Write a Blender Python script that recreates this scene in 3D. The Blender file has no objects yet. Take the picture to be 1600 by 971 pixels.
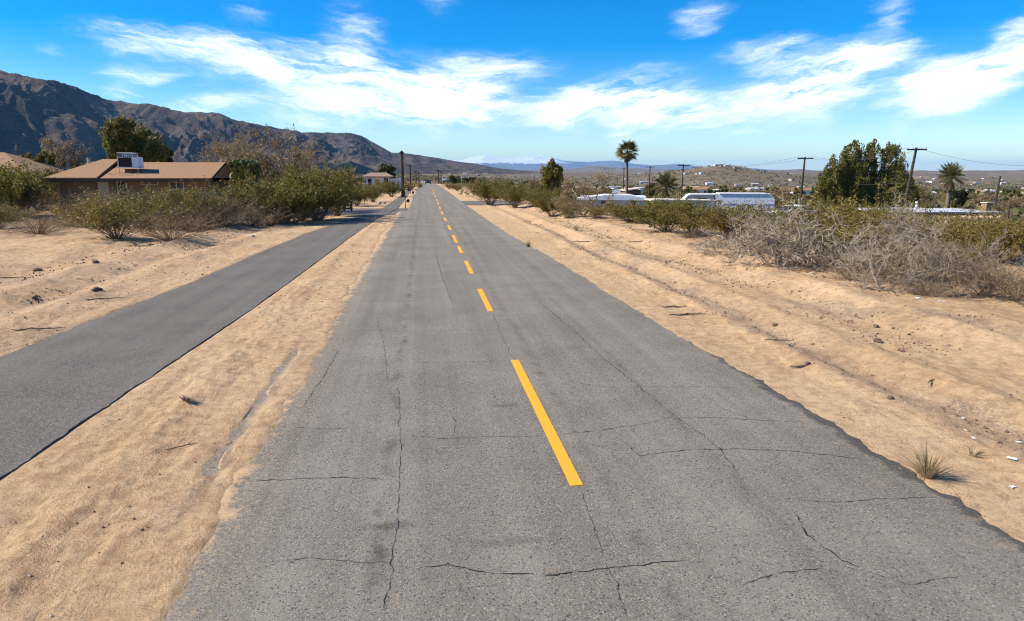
import bpy, bmesh, math, random
import numpy as np
from mathutils import Vector, Matrix
R = math.radians
random.seed(7); RNG = np.random.default_rng(7)
SC = bpy.context.scene
COL = SC.collection

# ------------------------------------------------------------------ camera
LENS = 24.0
F, CX, CY, HOR, VPX, EYE = 1066.7, 800.0, 485.5, 272.0, 660.0, 2.5
PIT = math.atan((CY-HOR)/F); YAW = math.atan((CX-VPX)*math.cos(PIT)/F)
cam = bpy.data.cameras.new('camera'); cam.lens = LENS; cam.sensor_width = 36
cam.clip_start = 0.05; cam.clip_end = 90000
camo = bpy.data.objects.new('camera', cam); COL.objects.link(camo)
camo.location = (0, 0, EYE); camo.rotation_euler = (math.pi/2-PIT, 0, -YAW)
SC.camera = camo

# ------------------------------------------------------------------ light
SUN_EL, SUN_AZ = 40.0, -84.0            # degrees; azimuth from +Y towards +X
SUN_E, SKY_S, EXPO = 4.8, 0.09, 0.80
SC.view_settings.view_transform = 'Standard'; SC.view_settings.look = 'None'
SC.view_settings.gamma = 1; SC.view_settings.use_curve_mapping = False
SC.view_settings.exposure = EXPO
sun = bpy.data.lights.new('sun', 'SUN'); sun.energy = SUN_E; sun.angle = R(0.5); sun.color = (1.0, 0.93, 0.82)
suno = bpy.data.objects.new('sun', sun); COL.objects.link(suno)
sd = Vector((math.sin(R(SUN_AZ))*math.cos(R(SUN_EL)), math.cos(R(SUN_AZ))*math.cos(R(SUN_EL)), math.sin(R(SUN_EL))))
suno.rotation_euler = sd.to_track_quat('Z', 'Y').to_euler()
suno.location = (-30, 10, 40)
cy = SC.cycles
cy.max_bounces = 5; cy.diffuse_bounces = 2; cy.glossy_bounces = 2; cy.transmission_bounces = 3
cy.transparent_max_bounces = 6; cy.volume_bounces = 0; cy.use_denoising = True
cy.pixel_filter_type = 'BLACKMAN_HARRIS'; cy.filter_width = 1.1
cy.caustics_reflective = False; cy.caustics_refractive = False

class NT:
    """small node-tree helper"""
    def __init__(s, tree): s.t = tree; s.n = tree.nodes; s.l = tree.links
    def node(s, typ, **kw):
        n = s.n.new(typ)
        for k, v in kw.items(): setattr(n, k, v)
        return n
    def put(s, sock, v):
        if v is None: return
        if isinstance(v, bpy.types.NodeSocket): s.l.new(v, sock)
        else:
            if hasattr(sock.default_value, '__len__') and not hasattr(v, '__len__'): v = (v,)*len(sock.default_value)
            if hasattr(sock.default_value, '__len__') and len(sock.default_value) == 4 and len(v) == 3: v = (*v, 1)
            sock.default_value = v
    def math(s, op, a, b=None, c=None, clamp=False):
        n = s.node('ShaderNodeMath', operation=op, use_clamp=clamp)
        s.put(n.inputs[0], a); s.put(n.inputs[1], b); s.put(n.inputs[2], c); return n.outputs[0]
    def noise(s, vec, scale, detail=3, rough=.55, dist=0, col=False, lac=2.0):
        n = s.node('ShaderNodeTexNoise'); s.put(n.inputs['Vector'], vec); s.put(n.inputs['Scale'], scale)
        n.inputs['Detail'].default_value = detail; n.inputs['Roughness'].default_value = rough
        n.inputs['Distortion'].default_value = dist; n.inputs['Lacunarity'].default_value = lac
        return n.outputs['Color' if col else 'Fac']
    def voro(s, vec, scale, feat='F1', out='Distance', rnd=1):
        n = s.node('ShaderNodeTexVoronoi', feature=feat); s.put(n.inputs['Vector'], vec); s.put(n.inputs['Scale'], scale)
        n.inputs['Randomness'].default_value = rnd; return n.outputs[out]
    def map(s, vec, loc=(0, 0, 0), rot=(0, 0, 0), sc=(1, 1, 1), typ='POINT'):
        n = s.node('ShaderNodeMapping', vector_type=typ); s.put(n.inputs[0], vec)
        n.inputs[1].default_value = loc; n.inputs[2].default_value = rot; n.inputs[3].default_value = sc; return n.outputs[0]
    def rng(s, v, a, b, c=0.0, d=1.0, smooth=True):
        n = s.node('ShaderNodeMapRange', interpolation_type='SMOOTHSTEP' if smooth else 'LINEAR'); s.put(n.inputs[0], v)
        for i, q in enumerate((a, b, c, d)): s.put(n.inputs[i+1], q)
        return n.outputs[0]
    def mix(s, f, a, b, blend='MIX'):
        n = s.node('ShaderNodeMix', data_type='RGBA', blend_type=blend); n.clamp_factor = True
        s.put(n.inputs[0], f); s.put(n.inputs[6], a); s.put(n.inputs[7], b); return n.outputs[2]
    def xyz(s, v):
        n = s.node('ShaderNodeSeparateXYZ'); s.put(n.inputs[0], v); return n.outputs
    def comb(s, x, y, z):
        n = s.node('ShaderNodeCombineXYZ')
        for i, q in enumerate((x, y, z)): s.put(n.inputs[i], q)
        return n.outputs[0]
    def vm(s, op, a, b=None, sc=None, out=0):
        n = s.node('ShaderNodeVectorMath', operation=op); s.put(n.inputs[0], a); s.put(n.inputs[1], b)
        if sc is not None: s.put(n.inputs['Scale'], sc)
        return n.outputs[out]
    def bump(s, h, strength=.5, dist=.02, normal=None):
        n = s.node('ShaderNodeBump'); n.inputs['Strength'].default_value = strength; n.inputs['Distance'].default_value = dist
        s.put(n.inputs['Height'], h); s.put(n.inputs['Normal'], normal); return n.outputs[0]

def ray(px, py):
    sy, c_, sp, cp = math.sin(YAW), math.cos(YAW), math.sin(PIT), math.cos(PIT)
    a = (px-CX)/F; b = -(py-CY)/F
    return (sy*cp+a*c_+b*sy*sp, c_*cp-a*sy+b*c_*sp, -sp+b*cp)
def spot(px, py):
    """ground point (flat road level) that the photograph shows there"""
    r = ray(px, py); t = -EYE/r[2]; return r[0]*t, r[1]*t
def at(px, py, Y):
    r = ray(px, py); t = Y/r[1]; return Vector((r[0]*t, Y, EYE+r[2]*t))
def azel(px, py):
    r = ray(px, py); return math.atan2(r[0], r[1]), math.atan2(r[2], math.hypot(r[0], r[1]))

# ------------------------------------------------------------------ sky
w = bpy.data.worlds.new('World'); SC.world = w; w.use_nodes = True
T = NT(w.node_tree); T.n.clear()
sky = T.node('ShaderNodeTexSky', sky_type='NISHITA'); sky.sun_disc = False
sky.sun_elevation = R(SUN_EL); sky.sun_rotation = R(SUN_AZ); sky.altitude = 600; sky.air_density = 1.0; sky.dust_density = 0.05; sky.ozone_density = 3.0
hs = T.node('ShaderNodeHueSaturation'); hs.inputs['Saturation'].default_value = 1.68; hs.inputs['Value'].default_value = 1.12; hs.inputs['Hue'].default_value = 0.509
T.put(hs.inputs['Color'], sky.outputs[0])
d = T.node('ShaderNodeTexCoord').outputs['Generated']
X, Y_, Z = T.xyz(d)
az = T.math('ARCTAN2', X, Y_); el = T.math('ARCSINE', Z)
ae = T.comb(az, el, 0.0)
# wind-drawn fibres: warp first with two scales of noise
w1 = T.vm('SUBTRACT', T.noise(T.map(ae, sc=(1, 2.2, 1)), 4.5, 3, .6, col=True), (0.5, 0.5, 0.5))
w2 = T.vm('SUBTRACT', T.noise(T.map(ae, rot=(0, 0, R(-14)), sc=(1, 3.2, 1)), 17, 4, .62, col=True), (0.5, 0.5, 0.5))
q = T.vm('ADD', ae, T.vm('MULTIPLY', w1, (0.06, 0.035, 0)))
q = T.vm('ADD', q, T.vm('MULTIPLY', w2, (0.05, 0.028, 0)))
STROKES = [  # pixel ends, half width in pixels, weight
    (90, 40, 330, 85, 22, .85), (250, 70, 480, 105, 34, 1.0), (420, 85, 640, 120, 26, .95), (560, 100, 760, 150, 34, .8),
    (650, 118, 890, 100, 26, .85), (480, 20, 610, 62, 30, .55), (140, 112, 290, 122, 10, .65), (150, 140, 230, 145, 10, .7),
    (240, 166, 420, 160, 12, .8), (390, 160, 640, 165, 32, 1.1), (560, 165, 830, 180, 30, 1.1), (700, 150, 830, 165, 20, .7), (385, 122, 455, 122, 9, .75),
    (800, 190, 960, 160, 24, .9), (880, 160, 1120, 128, 30, 1.0), (930, 190, 1190, 170, 26, 1.1), (1120, 170, 1380, 95, 40, 1.1),
    (1100, 85, 1300, 65, 18, .5), (1280, 150, 1420, 60, 22, .65), (1380, 150, 1600, 130, 32, 1.05), (1540, 65, 1680, 90, 32, 1.0), (1420, 140, 1620, 105, 28, .8),
    (1040, 45, 1150, 5, 20, .6), (1340, 40, 1430, 0, 20, .6), (1150, 172, 1480, 152, 24, .45), (840, 175, 1010, 140, 20, .45), (1230, 120, 1420, 75, 22, .3), (340, 0, 440, 22, 16, .4), (640, 0, 720, 8, 18, .35), (1120, 210, 1220, 210, 7, .5),
    (930, 220, 1010, 218, 13, .5), (1000, 238, 1300, 236, 9, .3), (1370, 205, 1440, 198, 9, .4), (1480, 60, 1360, 130, 24, .35), (570, 222, 720, 222, 10, .35), (1440, 225, 1640, 205, 10, .3), (60, 80, 110, 82, 10, .4),
    (1660, 120, 1900, 90, 40, 1.0), (-260, 40, -30, 10, 30, .8), (-300, 120, -60, 90, 20, .6)]
acc = None
for x0, y0, x1, y1, hw, wt in STROKES:
    a0 = azel(x0, y0); a1 = azel(x1, y1)
    L = math.hypot(a1[0]-a0[0], a1[1]-a0[1])/2; ang = math.atan2(a1[1]-a0[1], a1[0]-a0[0])
    v = T.map(q, loc=((a0[0]+a1[0])/2, (a0[1]+a1[1])/2, 0), rot=(0, 0, ang), sc=(L*1.35, hw/F*1.8, 1), typ='TEXTURE')
    s_ = T.rng(T.vm('LENGTH', v, out=1), 1.0, 0.0, 0.0, wt)
    acc = s_ if acc is None else T.math('ADD', acc, s_)
# thin high cirrus everywhere else on the dome, laid out on the cloud plane
pl = T.vm('SCALE', T.comb(X, Y_, 0.0), sc=T.math('DIVIDE', 1.0, T.math('MAXIMUM', Z, 0.05)))
cir = T.noise(T.map(pl, rot=(0, 0, R(25)), sc=(.35, 1.3, 1)), 1.3, 6, .6, .6)
uaz = T.math('SUBTRACT', az, azel(770, 150)[0])
vsh = T.math('MULTIPLY', T.math('SQRT', T.math('ADD', T.math('MULTIPLY', uaz, uaz), .012)), .17)
qx, qy, qz = T.xyz(q)
qs = T.comb(qx, T.math('SUBTRACT', qy, vsh), 0.0)      # fibres follow the shallow bow of the cloud bands
fib = T.noise(T.map(qs, sc=(1, 5.6, 1)), 8, 8, .64, .25)
fib2 = T.noise(T.map(qs, sc=(1, 5.5, 1)), 30, 5, .62)
blot = T.noise(T.map(qs, sc=(1, 1.8, 1)), 5.5, 4, .55)
tex = T.math('ADD', T.math('MULTIPLY', T.math('SUBTRACT', fib, .5), 3.4), T.math('MULTIPLY', T.math('SUBTRACT', fib2, .5), .9))
tex = T.math('ADD', tex, T.math('MULTIPLY', T.math('SUBTRACT', blot, .5), 1.0))
dens = T.math('MULTIPLY', acc, T.math('MAXIMUM', T.math('ADD', tex, .86), .06))
dens = T.math('ADD', dens, T.math('MULTIPLY', T.rng(cir, .52, .8), T.math('MAXIMUM', T.math('ADD', T.math('MULTIPLY', tex, .5), .16), 0.0)))
cl = T.rng(dens, 0.05, 1.32)
cl = T.math('MULTIPLY', cl, T.rng(Z, .0, .07, .45, 1.0))
cl = T.math('MULTIPLY', cl, .94)
skyc = T.mix(cl, hs.outputs[0], (9.2, 9.5, 9.9))
bg = T.node('ShaderNodeBackground'); T.put(bg.inputs[0], skyc); bg.inputs[1].default_value = SKY_S
T.l.new(bg.outputs[0], T.node('ShaderNodeOutputWorld').inputs[0])

# ------------------------------------------------------------------ noise in numpy
def _grad(ix, iy, seed):
    h = (ix.astype(np.int64)*374761393 + iy.astype(np.int64)*668265263 + seed*1442695041) & 0xffffffff
    h = ((h ^ (h >> 13))*1274126177) & 0xffffffff; h = h ^ (h >> 16)
    a = (h & 0xffff)/65536.0*2*math.pi
    return np.cos(a), np.sin(a)
def perlin(x, y, seed=0):
    ix = np.floor(x); iy = np.floor(y); fx = x-ix; fy = y-iy
    u = fx*fx*fx*(fx*(fx*6-15)+10); v = fy*fy*fy*(fy*(fy*6-15)+10)
    def g(dx, dy):
        cx, sy_ = _grad(ix+dx, iy+dy, seed); return cx*(fx-dx)+sy_*(fy-dy)
    a = g(0, 0); b = g(1, 0); c = g(0, 1); e = g(1, 1)
    return ((a+(b-a)*u)*(1-v)+(c+(e-c)*u)*v)*1.5
def fbm(x, y, o=4, seed=0, gain=.5):
    s = 0; a = 1; n = 0
    for i in range(o):
        s = s+a*perlin(x*2**i+i*17.3, y*2**i-i*9.1, seed+i); n += a; a *= gain
    return s/n
def ridged(x, y, o=5, seed=0, gain=.55):
    s = 0; a = 1; n = 0; wgt = 1
    for i in range(o):
        r = (1-np.abs(perlin(x*2**i+i*7.7, y*2**i+i*3.1, seed+i)))**2
        s = s+a*r*wgt; wgt = np.clip(r*1.4, 0, 1); n += a; a *= gain
    return s/n
def sst(a, b, x):
    t = np.clip((x-a)/(b-a), 0, 1); return t*t*(3-2*t)

# ------------------------------------------------------------------ mesh and object helpers
def mesh(name, verts, faces, mats=(), smooth=False, midx=None):
    """faces: an (n,k) int array or a list of such arrays"""
    me = bpy.data.meshes.new(name)
    v = np.asarray(verts, np.float32).reshape(-1, 3)
    fl = faces if isinstance(faces, list) else [faces]
    fl = [np.asarray(f, np.int32) for f in fl if len(f)]
    loops = np.concatenate([f.ravel() for f in fl]); tot = np.concatenate([np.full(len(f), f.shape[1], np.int32) for f in fl])
    st = np.concatenate([[0], np.cumsum(tot)[:-1]]).astype(np.int32)
    me.vertices.add(len(v)); me.vertices.foreach_set('co', v.ravel())
    me.loops.add(len(loops)); me.loops.foreach_set('vertex_index', loops)
    me.polygons.add(len(tot)); me.polygons.foreach_set('loop_start', st); me.polygons.foreach_set('loop_total', tot)
    if midx is not None: me.polygons.foreach_set('material_index', np.asarray(midx, np.int32))
    me.polygons.foreach_set('use_smooth', np.full(len(tot), bool(smooth)))
    for m in (mats if isinstance(mats, (list, tuple)) else [mats]): me.materials.append(m)
    me.update(calc_edges=True); return me
def link(name, me, parent=None, loc=(0, 0, 0), rz=0.0, sc=1.0):
    o = bpy.data.objects.new(name, me); COL.objects.link(o)
    if parent is not None: o.parent = parent
    o.location = loc; o.rotation_euler = (0, 0, rz); o.scale = sc if hasattr(sc, '__len__') else (sc,)*3
    return o
def tag(o, label=None, cat=None, group=None, kind=None):
    if label: o['label'] = label
    if cat: o['category'] = cat
    if group: o['group'] = group
    if kind: o['kind'] = kind
    return o
def thing(name, label, cat, loc=(0, 0, 0), rz=0.0, group=None, sc=1.0):
    return tag(link(name, None, None, loc, rz, sc), label, cat, group)
def dup(root, loc, rz=0.0, sc=1.0, label=None, group=None):
    r = root.copy(); COL.objects.link(r); r.location = loc; r.rotation_euler = (0, 0, rz); r.scale = sc if hasattr(sc, '__len__') else (sc,)*3
    if label: r['label'] = label
    if group: r['group'] = group
    for ch in root.children:
        c = ch.copy(); COL.objects.link(c); c.parent = r
        for g in ch.children:
            e = g.copy(); COL.objects.link(e); e.parent = c
    return r
class MB:
    """collects boxes, tubes and loose polygons into one mesh"""
    def __init__(s): s.v = []; s.q = []; s.t = []; s.n = 0
    def add(s, v, q=(), t=()):
        v = np.asarray(v, float).reshape(-1, 3); s.v.append(v)
        if len(q): s.q.append(np.asarray(q)+s.n)
        if len(t): s.t.append(np.asarray(t)+s.n)
        s.n += len(v)
    def box(s, c, d, rz=0.0, ry=0.0, rx=0.0):
        m = Matrix.Rotation(rz, 3, 'Z') @ Matrix.Rotation(ry, 3, 'Y') @ Matrix.Rotation(rx, 3, 'X')
        v = [m @ Vector((sx*d[0]/2, sy*d[1]/2, sz*d[2]/2))+Vector(c) for sx in (-1, 1) for sy in (-1, 1) for sz in (-1, 1)]
        s.add(v, [(0, 1, 3, 2), (4, 6, 7, 5), (0, 4, 5, 1), (2, 3, 7, 6), (0, 2, 6, 4), (1, 5, 7, 3)]); return s
    def tube(s, pts, rad, sides=6, cap=True):
        P = np.asarray(pts, float); n = len(P); rad = np.broadcast_to(np.asarray(rad, float), (n,))
        tg = np.gradient(P, axis=0); tg /= np.linalg.norm(tg, axis=1)[:, None]+1e-9
        ref = np.where(np.abs(tg[:, 2:3]) > .9, np.array([[1., 0, 0]]), np.array([[0, 0, 1.]]))
        a = np.cross(tg, ref); a /= np.linalg.norm(a, axis=1)[:, None]+1e-9; b = np.cross(tg, a)
        an = np.arange(sides)/sides*2*math.pi
        v = P[:, None]+rad[:, None, None]*(np.cos(an)[None, :, None]*a[:, None]+np.sin(an)[None, :, None]*b[:, None])
        i = np.arange(n-1)[:, None]*sides; k = np.arange(sides)[None]; k2 = (k+1) % sides
        qd = np.stack([i+k, i+k2, i+sides+k2, i+sides+k], -1).reshape(-1, 4)
        tr = []
        if cap:
            for base, fl in ((0, 1), ((n-1)*sides, 0)):
                for j in range(1, sides-1): tr.append((base, base+j+1, base+j) if fl else (base, base+j, base+j+1))
        s.add(v.reshape(-1, 3), qd, tr); return s
    def prism(s, outline, y0, y1):
        """outline in xz, extruded along y"""
        n = len(outline); v = [(x, y0, z) for x, z in outline]+[(x, y1, z) for x, z in outline]
        s.add(v, [(i, i+n, (i+1) % n+n, (i+1) % n) for i in range(n)], [(0, j, j+1) for j in range(1, n-1)]+[(n, n+j+1, n+j) for j in range(1, n-1)]); return s
    def me(s, name, m, smooth=False):
        f = []
        if s.q: f.append(np.concatenate(s.q))
        if s.t: f.append(np.concatenate(s.t))
        return mesh(name, np.concatenate(s.v), f, m, smooth)
    def obj(s, name, m, parent=None, smooth=False, **k): return link(name, s.me(name, m, smooth), parent, **k)

# ------------------------------------------------------------------ materials
def material(name):
    m = bpy.data.materials.new(name); m.use_nodes = True; t = NT(m.node_tree)
    b = t.n['Principled BSDF']; b.inputs['Specular IOR Level'].default_value = .25
    return m, t, b
def simple(name, col, rough=.8, var=.25, scale=6, bump=.2, metal=0, spec=.25, aniso=(1, 1, 1), dirt=None, each=0):
    m, t, b = material(name); co = t.node('ShaderNodeTexCoord').outputs['Object']
    n = t.noise(t.map(co, sc=aniso), scale, 5, .65)
    c = t.mix(t.rng(n, .3, .7), tuple(q*(1-var) for q in col), tuple(min(1, q*(1+var)) for q in col))
    if each: c = t.mix(t.math('MULTIPLY', t.node('ShaderNodeObjectInfo').outputs['Random'], each), c, tuple(q*k for q, k in zip(col, (.5, .44, .38))))
    if dirt: c = t.mix(t.rng(t.noise(co, scale*.35, 5, .7), .5, .75, 0, .8), c, dirt)
    t.put(b.inputs['Base Color'], c); b.inputs['Roughness'].default_value = rough; b.inputs['Metallic'].default_value = metal
    b.inputs['Specular IOR Level'].default_value = spec
    if bump: t.put(b.inputs['Normal'], t.bump(n, bump, .02))
    return m
def leafy(name, c1, c2, trans=.25, rough=.6, dead=None):
    m, t, b = material(name)
    isl = t.node('ShaderNodeNewGeometry').outputs['Random Per Island']; ob = t.node('ShaderNodeObjectInfo').outputs['Random']
    co = t.node('ShaderNodeTexCoord').outputs['Object']
    f = t.math('ADD', t.math('MULTIPLY', isl, .6), t.math('MULTIPLY', t.noise(co, 1.6, 2), .5))
    c = t.mix(f, c1, c2)
    if dead: c = t.mix(t.math('GREATER_THAN', isl, .86), c, dead)
    c = t.mix(t.math('MULTIPLY', ob, .35), c, tuple(q*.6 for q in c1))
    t.put(b.inputs['Base Color'], c); b.inputs['Roughness'].default_value = rough
    tr = t.node('ShaderNodeBsdfTranslucent'); t.put(tr.inputs[0], c)
    mx = t.node('ShaderNodeMixShader'); mx.inputs[0].default_value = trans
    t.l.new(b.outputs[0], mx.inputs[1]); t.l.new(tr.outputs[0], mx.inputs[2]); t.l.new(mx.outputs[0], t.n['Material Output'].inputs[0])
    return m
SAND = (.61, .420, .238); SAND2 = (.49, .310, .157)
M = {}
def ground_material():
    m, t, b = material('desert_ground'); co = t.node('ShaderNodeTexCoord').outputs['Object']
    at_ = t.node('ShaderNodeAttribute', attribute_name='scrub').outputs['Fac']
    gv = t.node('ShaderNodeAttribute', attribute_name='gravel').outputs['Fac']
    n1 = t.noise(co, .55, 5, .6); n2 = t.noise(co, 7, 6, .7); n3 = t.noise(co, 45, 4, .75)
    c = t.mix(t.rng(n1, .35, .65), SAND, SAND2)
    c = t.mix(t.rng(n2, .3, .72, 0, .7), c, (.63, .425, .24))
    c = t.mix(t.rng(n2, .58, .34, 0, .62), c, (.36, .215, .115))
    n4 = t.noise(t.map(co, sc=(1, .35, 1)), 3.2, 6, .72); c = t.mix(t.rng(n4, .54, .70, 0, .6), c, (.33, .20, .11)); c = t.mix(t.rng(n4, .44, .30, 0, .5), c, (.68, .48, .29))
    c = t.mix(t.rng(n3, .55, .74, 0, .8), c, (.24, .145, .08))
    c = t.mix(t.rng(n3, .42, .25, 0, .55), c, (.74, .56, .38))
    # dark grit and small clods lying in drifts
    vd = t.voro(co, 26); drift = t.noise(co, 1.3, 4, .65)
    spk = t.math('MULTIPLY', t.rng(vd, .20, .12), t.rng(drift, .50, .62))
    c = t.mix(t.math('MULTIPLY', spk, .75), c, (.13, .085, .055))
    c = t.mix(t.math('MULTIPLY', gv, t.rng(t.noise(co, 30, 4, .7), .38, .6)), c, (.17, .145, .125))
    # open desert away from the road: scrub, dry grass, bare pans
    pat = t.noise(co, .035, 5, .6); s2 = t.noise(co, .25, 5, .7); s3 = t.voro(co, .14)
    f = t.mix(t.rng(pat, .35, .65), (.135, .100, .062), (.215, .152, .092))
    f = t.mix(t.rng(s2, .48, .66, 0, .8), f, (.085, .07, .04))
    f = t.mix(t.rng(t.noise(co, .05, 5, .75), .50, .60, 0, .7), f, (.072, .064, .034)); f = t.mix(t.rng(s3, .42, .2, 0, .55), f, (.065, .06, .035))
    f = t.mix(t.rng(t.noise(co, .0035, 4, .55), .52, .7, 0, .6), f, (.36, .25, .16))
    c = t.mix(at_, c, f)
    t.put(b.inputs['Base Color'], c); b.inputs['Roughness'].default_value = .95; b.inputs['Specular IOR Level'].default_value = .1
    h = t.math('ADD', t.math('MULTIPLY', n2, 1.0), t.math('ADD', t.math('MULTIPLY', n3, .7), t.math('MULTIPLY', spk, .3)))
    h = t.math('ADD', h, t.math('MULTIPLY', t.noise(co, 130, 2, .6), .12))
    t.put(b.inputs['Normal'], t.bump(h, .85, .06))
    return m
def asphalt_material(name, lo, hi, road=True):
    m, t, b = material(name); co = t.node('ShaderNodeTexCoord').outputs['Object']; x, y, z = t.xyz(co)
    sp = t.noise(co, 70, 3, .8); sp2 = t.voro(co, 95, out='Color'); g2 = t.noise(co, 24, 4, .8)
    big = t.noise(co, .7, 5, .65); lon = t.noise(t.map(co, sc=(2.6, .05, 1)), 1.0, 4, .6); lon2 = t.noise(t.map(co, sc=(9, .12, 1)), 1.0, 3, .6)
    k = t.math('ADD', t.math('MULTIPLY', sp, .62), t.math('MULTIPLY', g2, .3))
    k = t.math('ADD', k, t.math('MULTIPLY', t.math('SUBTRACT', lon, .5), .55)); k = t.math('ADD', k, t.math('MULTIPLY', t.math('SUBTRACT', lon2, .5), .14))
    k = t.math('ADD', k, t.math('MULTIPLY', t.math('SUBTRACT', big, .5), .55))
    c = t.mix(t.rng(k, .18, .76, smooth=False), lo, hi)
    sx = t.xyz(sp2)[0]
    c = t.mix(t.rng(sx, .86, .95, 0, .6), c, (.40, .33, .26))          # pale stone chips
    c = t.mix(t.rng(sx, .12, .05, 0, .65), c, (.035, .032, .03))         # pits
    if road:
        wob = t.math('MULTIPLY', t.math('SUBTRACT', t.noise(t.map(co, sc=(.6, .6, 0)), 1.5, 5, .7), .5), .55)
        dl = t.math('ADD', t.math('SUBTRACT', x, -1.72), wob)              # metres from the left edge
        dst = t.mix(t.noise(co, 30, 5, .75), SAND, SAND2)
        c = t.mix(t.math('MULTIPLY', t.rng(dl, -.16, -.04), t.rng(t.math('ADD', dl, t.math('MULTIPLY', t.math('SUBTRACT', t.noise(co, 5, 7, .75), .5), .8)), .24, .06)), c, dst)
        c = t.mix(t.math('MULTIPLY', t.rng(dl, .75, .1), t.rng(t.noise(co, 22, 5, .8), .50, .62, 0, .6)), c, dst)
        dr = t.math('ADD', t.math('SUBTRACT', 4.12, x), t.math('MULTIPLY', t.math('SUBTRACT', t.noise(t.map(co, sc=(1, 1, 0)), 3.2, 6, .75), .5), .5))
        far = t.rng(y, 60, 30)
        c = t.mix(t.math('MULTIPLY', t.rng(dr, .19, .10), t.math('MULTIPLY', far, .75)), c, (.050, .045, .044))   # fresh broken edge
        c = t.mix(t.math('MULTIPLY', t.rng(dr, .75, .2), t.rng(t.noise(co, 4, 6, .8), .55, .7)), c, (.33, .245, .165))
        # old paving seams and tar stains
        for sxp, wd, st in ((-.36, .10, .6), (1.42, .12, .42), (2.55, .06, .35)):
            sw = t.math('ADD', t.math('SUBTRACT', x, sxp), t.math('MULTIPLY', t.math('SUBTRACT', t.noise(t.map(co, sc=(0, 1, 0)), .8, 4, .6), .5), .25))
            c = t.mix(t.math('MULTIPLY', t.rng(t.math('ABSOLUTE', sw), wd, 0), t.rng(t.noise(co, 2.2, 6, .75), .42, .66, 0, st)), c, (.045, .041, .038))
        for dx, dy, ax, ay, st in ((-.3, 4.63, .30, .08, .45), (.55, 4.3, .5, .07, .3), (.85, 7.1, .22, .10, .35), (-.36, 4.2, .07, .5, .3)):
            v = t.map(t.vm('ADD', co, t.vm('MULTIPLY', t.vm('SUBTRACT', t.noise(co, 6, 7, .8, col=True), (.5, .5, .5)), (.5, .35, 0))), loc=(dx, dy, 0), sc=(ax, ay, 1), typ='TEXTURE')
            c = t.mix(t.math('MULTIPLY', t.rng(t.vm('LENGTH', t.vm('MULTIPLY', v, (1, 1, 0)), out=1), 1.0, .2), st), c, (.04, .036, .034))
    t.put(b.inputs['Base Color'], c); b.inputs['Roughness'].default_value = .88; b.inputs['Specular IOR Level'].default_value = .18
    h = t.math('ADD', sp, t.math('ADD', t.math('MULTIPLY', sx, .35), t.math('MULTIPLY', g2, .7)))
    t.put(b.inputs['Normal'], t.bump(h, .8, .012))
    return m
def rock_material(name, a, bcol, sc, snow=None):
    m, t, b = material(name); co = t.node('ShaderNodeTexCoord').outputs['Object']
    n1 = t.noise(co, sc, 7, .68); n2 = t.noise(co, sc*6, 6, .72); n3 = t.noise(t.map(co, sc=(1, 1, 2.5)), sc*22, 4, .7)
    c = t.mix(t.rng(n1, .36, .64), a, bcol)
    c = t.mix(t.rng(n2, .48, .62, 0, .75), c, tuple(q*.45 for q in a)); c = t.mix(t.rng(n3, .5, .7, 0, .6), c, tuple(min(1, q*1.25) for q in bcol))
    if snow:
        z = t.xyz(co)[2]; sn = t.math('ADD', z, t.math('MULTIPLY', t.math('SUBTRACT', t.noise(co, sc*5, 7, .75), .5), snow[1]))
        x_ = t.xyz(co)[0]
        c = t.mix(t.math('MULTIPLY', t.rng(sn, snow[0], snow[0]+40), t.rng(x_, snow[2], snow[2]-900)), c, (.88, .9, .94))
    t.put(b.inputs['Base Color'], c); b.inputs['Roughness'].default_value = .95; b.inputs['Specular IOR Level'].default_value = .05
    t.put(b.inputs['Normal'], t.bump(t.math('ADD', n2, t.math('MULTIPLY', n3, .5)), .9, .12/sc))
    return m
M['ground'] = ground_material()
M['road'] = asphalt_material('worn_asphalt', (.119, .102, .076), (.308, .268, .210))
M['path'] = asphalt_material('path_asphalt', (.085, .074, .060), (.205, .182, .150), False)
def worn_paint():
    m, t, b = material('yellow_paint'); co = t.node('ShaderNodeTexCoord').outputs['Object']
    n = t.noise(co, 55, 5, .75); g = t.noise(co, 6, 5, .7); c = t.mix(t.rng(n, .3, .7), (.78, .31, .018), (.88, .38, .03)); c = t.mix(t.rng(g, .52, .72, 0, .45), c, (.60, .33, .09))
    c = t.mix(t.math('MULTIPLY', t.rng(n, .60, .68), t.rng(g, .46, .6, .25, .9)), c, (.16, .13, .10)); t.put(b.inputs['Base Color'], c); b.inputs['Roughness'].default_value = .8
    t.put(b.inputs['Normal'], t.bump(n, .5, .01)); return m
M['paint'] = worn_paint()
M['crack'] = simple('crack_bitumen', (.022, .019, .017), .9, .4, 30, 0)
M['range'] = rock_material('desert_rock', (.062, .052, .050), (.165, .120, .088), .0045)
M['hill'] = rock_material('hill_rock', (.17, .135, .105), (.26, .20, .145), .004)
M['peak'] = rock_material('far_rock', (.16, .15, .15), (.24, .21, .19), .0006, snow=(400, 420, 6300))
M['twig'] = simple('brown_twig', (.17, .125, .085), .9, .35, 14, 0)
M['grey'] = simple('bleached_twig', (.36, .30, .225), .9, .45, 9, 0, each=.8)
M['tan'] = simple('tan_twig', (.36, .27, .165), .9, .35, 9, 0)
M['dry'] = simple('dry_brush_twig', (.27, .19, .12), .9, .35, 12, 0, each=.6)
M['bark'] = simple('bark', (.15, .11, .08), .95, .4, 12, .6)
M['palmbark'] = simple('palm_bark', (.19, .14, .10), .95, .4, 10, .7, aniso=(1, 1, 6))
M['creo'] = leafy('creosote_leaf', (.110, .088, .014), (.345, .250, .050), .32, dead=(.26, .19, .07))
M['green'] = leafy('green_leaf', (.090, .082, .014), (.275, .215, .042), .32)
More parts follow.
